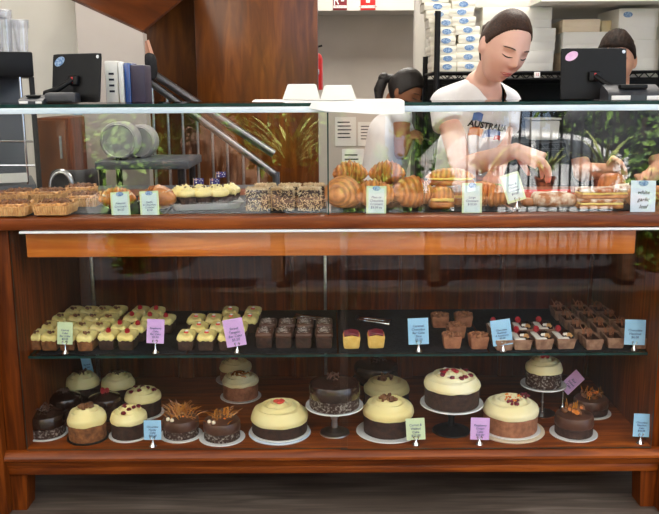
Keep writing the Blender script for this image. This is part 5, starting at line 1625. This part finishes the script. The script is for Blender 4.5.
limb(top, [shR, shR.lerp(elR, .12)], [.066, .068]); top.tube([shR, shR.lerp(elR, .2), slR], [.066, .070, .072], 24)
limb(top, [shL, shL.lerp(elL, .12)], [.062, .062]); top.tube([shL, shL.lerp(elL, .2), slL], [.062, .064, .064], 24)
tsh = remesh(top, 'tshirt', 'tshirt', srv, .006, 4)
bm = bmesh.new(); bm.from_mesh(tsh.data)
for v in bm.verts:
    p = v.co; v.co = p + Vector((0, 1, 0)) * .006 * noise.noise(Vector((p.x * 9 + p.z * 14, p.y * 8, p.z * 7)))
bm.to_mesh(tsh.data); bm.free()
nd = (N0 - N1).normalized()
vn = N1 + Vector((.02, -.10, -.04))
def wedge(p, a, l, r):
    if p.y > N1.y + .01 or p.z < a.z or p.z > a.z + .13: return False
    return a.x + (l.x - a.x) * (p.z - a.z) / (l.z - a.z) < p.x < a.x + (r.x - a.x) * (p.z - a.z) / (r.z - a.z)
def neckcut(p):
    q = p - N1
    if (q - nd * q.dot(nd)).length < .060 and q.dot(nd) > -.03: return True
    return wedge(p, P(495, 110, .76), P(470, 80, .76), P(512, 90, .76))
cut(tsh, neckcut)
def sleeve(p, a, b, t):
    ax = (b - a).normalized(); q = p - a; return q.dot(ax) > t and (q - ax * q.dot(ax)).length < .085
tR, tL = (elR - shR).length * .46, (elL - shL).length * .5
us = MB()
limb(us, [N1 + Vector((0, .02, -.04)), ch, wa], [(.086, .081), (.157, .118), (.155, .112)], 32)
limb(us, [N1 + Vector((0, .0, -.02)), shR.lerp(N1, .6)], [.056, .05]); limb(us, [N1 + Vector((0, .0, -.02)), shL.lerp(N1, .6)], [.056, .05])
us = remesh(us, 'undershirt', 'black_soft', srv, .006, 3)
vn2 = vn + Vector((0, 0, .014))
def neckcut2(p):
    q = p - N1
    if (q - nd * q.dot(nd)).length < .054 and q.dot(nd) > -.03: return True
    return wedge(p, P(495, 107, .76), P(472.5, 80, .76), P(510, 90, .76))
cut(us, neckcut2)
# printed lettering on the chest
tx = text_mesh('shirt_lettering', 'AUSTRALIA', .031, 'ink', srv, bold=.0012)
tm = Matrix.Translation(P(492, 127, .7)) @ Matrix.Rotation(R(9), 4, 'Y') @ Matrix.Rotation(PI / 2, 4, 'X')
def grid(mb, cx, cy, w, h, n=8, ang=0):
    for i in range(n):
        for j in range(n):
            mb.quad([tm @ Vector((cx + w * (a / n - .5), cy + h * (b / n - .5) + .15 * w * math.sin(3 * a / n), 0)) for a, b in ((i, j), (i + 1, j), (i + 1, j + 1), (i, j + 1))])
def flat(me):
    for v in me.vertices: v.co = tm @ Vector((v.co.x, v.co.y, 0))
bmx = bmesh.new(); bmx.from_mesh(tx.data); bmesh.ops.subdivide_edges(bmx, edges=[e for e in bmx.edges if e.calc_length() > .006], cuts=1); bmx.to_mesh(tx.data); bmx.free()
flat(tx.data); project(tx.data, tsh, off=.004)
for nm, cx, cy, w_, h_, mt_, of in (('blue_print', -.052, .024, .035, .03, 'blue_print', .002), ('orange_print', -.045, -.03, .05, .03, 'orange_print', .002), ('blue_print', .02, -.032, .07, .03, 'blue_print', .002), ('orange_print', .045, -.04, .03, .016, 'red', .003)):
    b_ = MB(); grid(b_, cx, cy, w_, h_); o = b_.build(nm, mt_, srv); project(o.data, tsh, off=of)
# apron and trousers
ap = MB()
wa2 = wa + Vector((0, .0, .02))
limb(ap, [wa2 + Vector((0, 0, -.01)), pe, Vector((pe.x, pe.y, pe.z - .25)), Vector((pe.x, pe.y, .42))], [(.158, .128), (.182, .146), (.20, .155), (.22, .165)], 28)
remesh(ap, 'apron', 'greycloth', srv, .010, 2)
tr_ = MB()
for sx in (-.085, .085):
    hip = Vector((pe.x + sx, pe.y + .02, pe.z - .02)); limb(tr_, [(hip.x, hip.y, .45), (hip.x, hip.y + .02, .09)], [.075, .058])
remesh(tr_, 'trousers', 'darkcloth', srv, .010, 1)

# ---------------------------------------------------------------- bent worker behind
p2 = thing('person', 'worker with black ponytail and white top bending sideways beside the boxes', 'person', (0, 0, 0))
Y2 = 2.27
h2 = headmat(P(405, 91, Y2), 62, 30)
n0 = h2 @ Vector((0, .03, -.07)); n1 = P(397, 108, Y2 + .05)
sR, sL = P(402, 117, Y2 - .12), P(398, 113, Y2 + .16)
eR, wR, kR = P(401, 153, Y2 - .16), P(409, 137, Y2 - .13), P(413, 135, Y2 - .12)
eL, wL, kL = P(403, 150, Y2 + .12), P(409, 139, Y2 + .05), P(413, 137, Y2 + .02)
c2, w2, e2 = P(391, 135, Y2 + .02), P(384, 170, Y2 + .05), P(381, 192, Y2 + .06)
b2 = MB(); head_mesh(b2, h2, 1.0)
limb(b2, [n0, n1], [.05, .055]); limb(b2, [n1, sR], [.05, .045]); limb(b2, [n1, sL], [.05, .045])
limb(b2, [n1, c2, w2, e2], [.07, .115, .105, .13], 24)
for s_, e_, w_, k_ in ((sR, eR, wR, kR), (sL, eL, wL, kL)):
    limb(b2, [s_, e_], [.048, .037]); limb(b2, [e_, w_], [.037, .025]); hand(b2, w_, k_, (.5, 0, -.8), (.1, -.8, -.4), .6, .92)
for sy in (-.08, .08):
    limb(b2, [(e2.x, e2.y + sy, e2.z - .02), (e2.x + .02, e2.y + sy, .48), (e2.x, e2.y + sy, .09)], [.085, .06, .045]); limb(b2, [(e2.x, e2.y + sy, .05), (e2.x + .12, e2.y + sy, .035)], [.04, .032])
remesh(b2, 'body', 'skin_tan', p2, .006, 2)
face_parts(h2, 1.0, p2)
hb = hair_mesh(h2, 1.0, 'hair_black', p2, .45, -.6, -.05, 1.10)
q0 = h2 @ Vector((0, .10, .02))
limb(hb, [q0, q0 + Vector((-.045, 0, .0)), q0 + Vector((-.07, 0, -.06)), q0 + Vector((-.075, 0, -.16))], [.022, .032, .030, .012], 14)
hb.build('hair', 'hair_black', p2, ang=1.2)
tp = MB(); limb(tp, [n1 + Vector((0, 0, -.06)), c2, w2, e2], [(.085, .09), (.132, .132), (.125, .125), (.145, .145)], 24)
limb(tp, [n1 + Vector((0, 0, -.03)), sR], [.055, .058]); limb(tp, [n1 + Vector((0, 0, -.03)), sL], [.055, .058])
remesh(tp, 'white_top', 'tshirt', p2, .009, 3)
tr2 = MB()
for sy in (-.08, .08): limb(tr2, [(e2.x, e2.y + sy, e2.z - .03), (e2.x + .02, e2.y + sy, .48), (e2.x, e2.y + sy, .09)], [.115, .078, .062])
remesh(tr2, 'trousers', 'black_soft', p2, .012, 1)

# ---------------------------------------------------------------- person behind the right tablet
p3 = thing('person', 'dark haired person mostly hidden behind the right tablet, in dark clothes', 'person', (0, 0, 0))
Y3 = 1.30
h3 = headmat(P(616, 60, Y3), -24, 16)
n0 = h3 @ Vector((0, .03, -.07)); n1 = P(614, 100, Y3 + .06)
sR, sL = P(578, 122, Y3 + .06), P(652, 120, Y3 + .06)
eR, wR, kR = P(583, 172, Y3 - .0), P(607, 170, Y3 - .17), P(617, 166, Y3 - .22)
eL, wL, kL = P(660, 168, Y3 + .0), P(648, 178, Y3 - .15), P(640, 180, Y3 - .2)
c3, w3, e3 = P(615, 142, Y3 + .06), P(615, 190, Y3 + .06), P(615, 225, Y3 + .06)
b3 = MB(); head_mesh(b3, h3, 1.02, False)
limb(b3, [n0, n1], [.055, .062]); limb(b3, [n1, sR], [.058, .055]); limb(b3, [n1, sL], [.058, .055])
limb(b3, [n1, c3, w3, e3], [(.08, .08), (.15, .11), (.135, .10), (.15, .11)], 24)
for s_, e_, w_, k_, sv in ((sR, eR, wR, kR, (.3, .2, -.9)), (sL, eL, wL, kL, (-.3, .2, -.9))):
    limb(b3, [s_, e_], [.052, .042]); limb(b3, [e_, w_], [.042, .028]); hand(b3, w_, k_, (.1, -.3, -.8), sv, .6, 1.0)
for sx in (-.09, .09):
    limb(b3, [(e3.x + sx, e3.y, e3.z - .02), (e3.x + sx, e3.y, .48), (e3.x + sx, e3.y + .02, .09)], [.09, .062, .045]); limb(b3, [(e3.x + sx, e3.y + .02, .05), (e3.x + sx, e3.y - .13, .035)], [.042, .036])
remesh(b3, 'body', 'skin_light', p3, .005, 2)
face_parts(h3, 1.02, p3)
hair_mesh(h3, 1.02, 'hair_short', p3, .52, -.45, .12, 1.09, lump=.03).build('hair', 'hair_short', p3, ang=1.2)
tp = MB(); limb(tp, [n1 + Vector((0, .01, -.0)), n1 + Vector((0, .01, -.05)), c3, w3, e3], [(.092, .088), (.115, .105), (.165, .128), (.155, .12), (.165, .13)], 24)
for s_, e_ in ((sR, eR), (sL, eL)):
    limb(tp, [n1 + Vector((0, .01, -.03)), s_], [.066, .066]); limb(tp, [s_, s_.lerp(e_, .55)], [.067, .062])
remesh(tp, 'dark_shirt', 'darkcloth', p3, .009, 3)
tr3 = MB()
for sx in (-.09, .09): limb(tr3, [(e3.x + sx, e3.y, e3.z - .03), (e3.x + sx, e3.y, .48), (e3.x + sx, e3.y + .02, .09)], [.118, .08, .064])
remesh(tr3, 'trousers', 'navy', p3, .012, 1)

# ================================================================== the street side, seen in the glass
def V(px, py, v): # point whose mirror image in the case glass stands at distance v behind the glass
    q = P(px, py, v); return Vector((q.x, -q.y, q.z))
def bush(name, label, c, r, n, leaf, mat, seed, stem=.0, group=None):
    t = thing(name, label, 'shrub', (c[0], c[1], c[2]), 0, group); rnd = random.Random(seed)
    MB().ball((0, 0, r[2] + stem), (r[0] * .8, r[1] * .8, r[2] * .8), 3, wob=.6, fr=40, seed=seed).build('inner_twigs', 'hedge_twig', t)
    f = MB(); bm = f.bm
    for i in range(n):
        d = Vector((rnd.gauss(0, 1), rnd.gauss(0, 1), rnd.gauss(0, 1))).normalized()
        k = rnd.uniform(.72, 1.05) * (1 + .18 * noise.noise(d * 2.5 + Vector((seed, 0, 0))))
        p = Vector((d.x * r[0] * k, d.y * r[1] * k, d.z * r[2] * k + r[2] + stem))
        a = Vector((rnd.gauss(0, 1), rnd.gauss(0, 1), rnd.gauss(0, 1) - .3)).normalized(); b_ = a.cross(d).normalized() if a.cross(d).length > .01 else a.orthogonal()
        l = leaf * rnd.uniform(.6, 1.2)
        v = [bm.verts.new(p), bm.verts.new(p + a * l * .5 + b_ * l * .28), bm.verts.new(p + a * l), bm.verts.new(p + a * l * .5 - b_ * l * .28)]
        bm.faces.new(v)
    o = f.build('leaves', mat, t, smooth=False); o['kind'] = 'stuff'
    if stem: MB().tube([(0, 0, 0), (.02, 0, stem + .2)], [.06, .04], 10).build('stem', 'hedge_twig', t)
    return t
for i in range(4):
    q = V(352 + 30 * i, 150, 5.4)
    bush('clipped_shrub', ['sunlit clipped green shrub across the footpath, leftmost of the row mirrored in the glass', 'sunlit clipped green shrub across the footpath, second of the mirrored row', 'sunlit clipped green shrub across the footpath, third of the mirrored row', 'sunlit clipped green shrub across the footpath, rightmost of the mirrored row'][i], (q.x, q.y, -.08), (.098, .14, .40), 900, .06, 'hedge', 3 + i, group='clipped shrubs by the footpath')
for i, (px, h_) in enumerate(((660, .62), (735, .9), (125, .7))):
    q = V(px, 140, 3.72)
    bush('leafy_shrub', ['tall leafy shrub mirrored at the right end of the glass', 'taller leafy shrub beyond the right end of the case', 'leafy shrub mirrored near the left end of the glass'][i], (q.x, q.y, -.08), (.2, .22, h_), 1800, .08, 'hedge', 21 + i)
# strappy pot plants on a painted ledge
t = thing('plant_ledge', 'pale painted ledge on the footpath carrying the pot plants', 'ledge', (.9, -3.25, -.02))
MB().box((-1.35, -.16, .50), (1.2, .16, .56), .006).build('top', 'ledge', t)
for xa in (-1.25, -.2, 1.1): MB().box((xa - .04, -.12, 0), (xa + .04, .12, .50), .004).build('leg', 'ledge', t)
def potplant(px, zb, s, label, n=34, seed=0, v=3.25, pot='terracotta'):
    q = V(px, 170, v)
    t = thing('potted_plant', label, 'plant', (q.x, -v, zb)); rnd = random.Random(seed)
    MB().lathe([(0, 0), (.055 * s, 0), (.075 * s, .10 * s), (.083 * s, .10 * s), (.083 * s, .12 * s), (.072 * s, .12 * s), (.070 * s, .10 * s), (0, .10 * s)], 28).build('pot', pot, t)
    f = MB(); bm = f.bm
    for i in range(n):
        a = rnd.uniform(0, 2 * PI); L_ = s * rnd.uniform(.16, .34); up = rnd.uniform(.7, 1.5); w_ = .011 * s
        d = Vector((math.cos(a), math.sin(a), 0)); sd_ = Vector((-d.y, d.x, 0)); pr = None
        for j in range(7):
            u = j / 6
            p = d * (.01 + L_ * .75 * u ** 1.3) + Vector((0, 0, .10 * s + L_ * up * (u - .42 * u * u)))
            ww = w_ * (1 - u ** 2) + .0008
            cur = (bm.verts.new(p + sd_ * ww), bm.verts.new(p - Vector((0, 0, ww * .4))), bm.verts.new(p - sd_ * ww))
            if pr:
                for a_, b_ in ((0, 1), (1, 2)): bm.faces.new((pr[a_], pr[b_], cur[b_], cur[a_]))
            pr = cur
    o = f.build('leaves', 'plant', t); o['kind'] = 'stuff'
    MB().lathe([(0, .101 * s), (.069 * s, .101 * s), (.069 * s, .096 * s), (0, .096 * s)], 20).build('soil', 'soil', t)
for px, s, sd, lb in ((290, 1.5, 1, 'large strappy pot plant mirrored over the wood panelling'), (488, .9, 2, 'small pot plant with pale leaves mirrored over the T-shirt'), (546, .85, 3, 'strappy pot plant mirrored above the floured loaf'), (606, 1.1, 4, 'bigger strappy pot plant mirrored above the toasted sandwiches')):
    potplant(px, .56, s, lb, int((46 if sd == 1 else 30) * s), sd, pot='black' if sd == 1 else 'terracotta')
# railing, street, car, far trees
t = thing('metal_fence', 'black picket railing along the footpath mirrored in the glass', 'fence', (0, -4.1, -.08))
for zz in (.25, 1.25): MB().box((1.05, -.015, zz), (2.4, .015, zz + .03), .002).build('rail', 'fence', t)
for i in range(17): MB().box((1.06 + i * .080, -.008, .0), (1.075 + i * .080, .008, 1.4), .001).build('picket', 'fence', t)
t = thing('car', 'white hatchback parked in the sunny street, mirrored in the glass', 'car', (3.45, -10.6, -.85))
prof = [(-2.05, .35), (-2.08, .75), (-1.95, 1.0), (-1.55, 1.42), (-.6, 1.50), (.25, 1.42), (.95, 1.02), (1.75, .88), (2.05, .68), (2.08, .35), (1.7, .25), (-1.7, .25)]
m_ = MB(); m_.prism(prof, 1, -.82, .82); bmesh.ops.bevel(m_.bm, geom=[e for e in m_.bm.edges], offset=.06, segments=3, affect='EDGES'); m_.build('body', 'car_white', t, ang=.6)
for y0, y1 in ((.812, .828), (-.828, -.812)):
    MB().prism([(-1.4, 1.02), (-1.2, 1.34), (-.55, 1.42), (-.5, 1.02)], 1, y0, y1).build('side_window', 'car_glass', t, smooth=False)
    MB().prism([(-.42, 1.02), (-.46, 1.42), (.2, 1.35), (.72, 1.02)], 1, y0, y1).build('side_window', 'car_glass', t, smooth=False)
    for xx in (-1.3, 1.3):
        w_ = MB().lathe([(0, -.1), (.2, -.1), (.3, -.09), (.32, -.05), (.32, .05), (.3, .09), (.2, .1), (0, .1)], 32, mt=Matrix.Translation((xx, y0 * .93, .32)) @ Matrix.Rotation(PI / 2, 4, 'X')).build('wheel', 'rubber', t)
        MB().lathe([(0, -.105), (.19, -.105), (.19, .105), (0, .105)], 24, mt=Matrix.Translation((xx, y0 * .93, .32)) @ Matrix.Rotation(PI / 2, 4, 'X')).build('hub', 'steel', w_)
for i, x in enumerate((-6.5, -3.5, -.8, 2.2, 5.2, 8)):
    bush('street_tree', ['leafy tree across the street, far left', 'leafy tree across the street, second from left', 'leafy tree across the street, third from left', 'leafy tree across the street behind the car', 'leafy tree across the street, right of the car', 'leafy tree across the street, far right'][i], (x, -13.6 + .4 * (i % 2), -.85), (1.15, 1.1, 1.7), 2600, .22, 'hedge', 40 + i, stem=.5, group='trees across the street')
# ================================================================== light and exposure
w = bpy.data.worlds.new('world'); sc.world = w; w.use_nodes = True
bg = w.node_tree.nodes['Background']
wn = w.node_tree
tcw = wn.nodes.new('ShaderNodeTexCoord'); sx_ = wn.nodes.new('ShaderNodeSeparateXYZ'); rw = wn.nodes.new('ShaderNodeValToRGB')
wn.links.new(tcw.outputs['Generated'], sx_.inputs[0]); wn.links.new(sx_.outputs['Z'], rw.inputs[0]); wn.links.new(rw.outputs[0], bg.inputs[0])
rw.color_ramp.elements[0].position = .12; rw.color_ramp.elements[0].color = (.55, .72, 1.0, 1)
rw.color_ramp.elements[1].position = .5; rw.color_ramp.elements[1].color = (1.0, .97, .93, 1)
bg.inputs[1].default_value = 2.3
sun = bpy.data.lights.new('sun', 'SUN'); sun.energy = 34.0; sun.angle = R(1.5); sun.color = (1, .95, .86)
so = bpy.data.objects.new('sun', sun); col.objects.link(so)
so.rotation_euler = Vector((.25, -.62, -1)).to_track_quat('-Z', 'Y').to_euler()
def lamp(x, y, z, sx, sy, e, c=(1, .93, .84)):
    l = bpy.data.lights.new('ceiling_lamp', 'AREA'); l.shape = 'RECTANGLE'; l.size = sx; l.size_y = sy; l.energy = e; l.color = c
    o = bpy.data.objects.new('ceiling_lamp', l); col.objects.link(o); o.location = (x, y, z)
lamp(-1.2, 1.3, 2.72, .8, .8, 22)
lamp(1.0, 1.3, 2.72, 1.0, .8, 38)
lamp(.3, 3.5, 2.72, .8, .8, 40)
vs_ = sc.view_settings
vs_.view_transform = 'Standard'; vs_.look = 'None'; vs_.gamma = 1; vs_.use_curve_mapping = False
vs_.exposure = 0.2
sc.cycles.transparent_max_bounces = 32
sc.cycles.max_bounces = 8
sc.cycles.caustics_reflective = False; sc.cycles.caustics_refractive = False
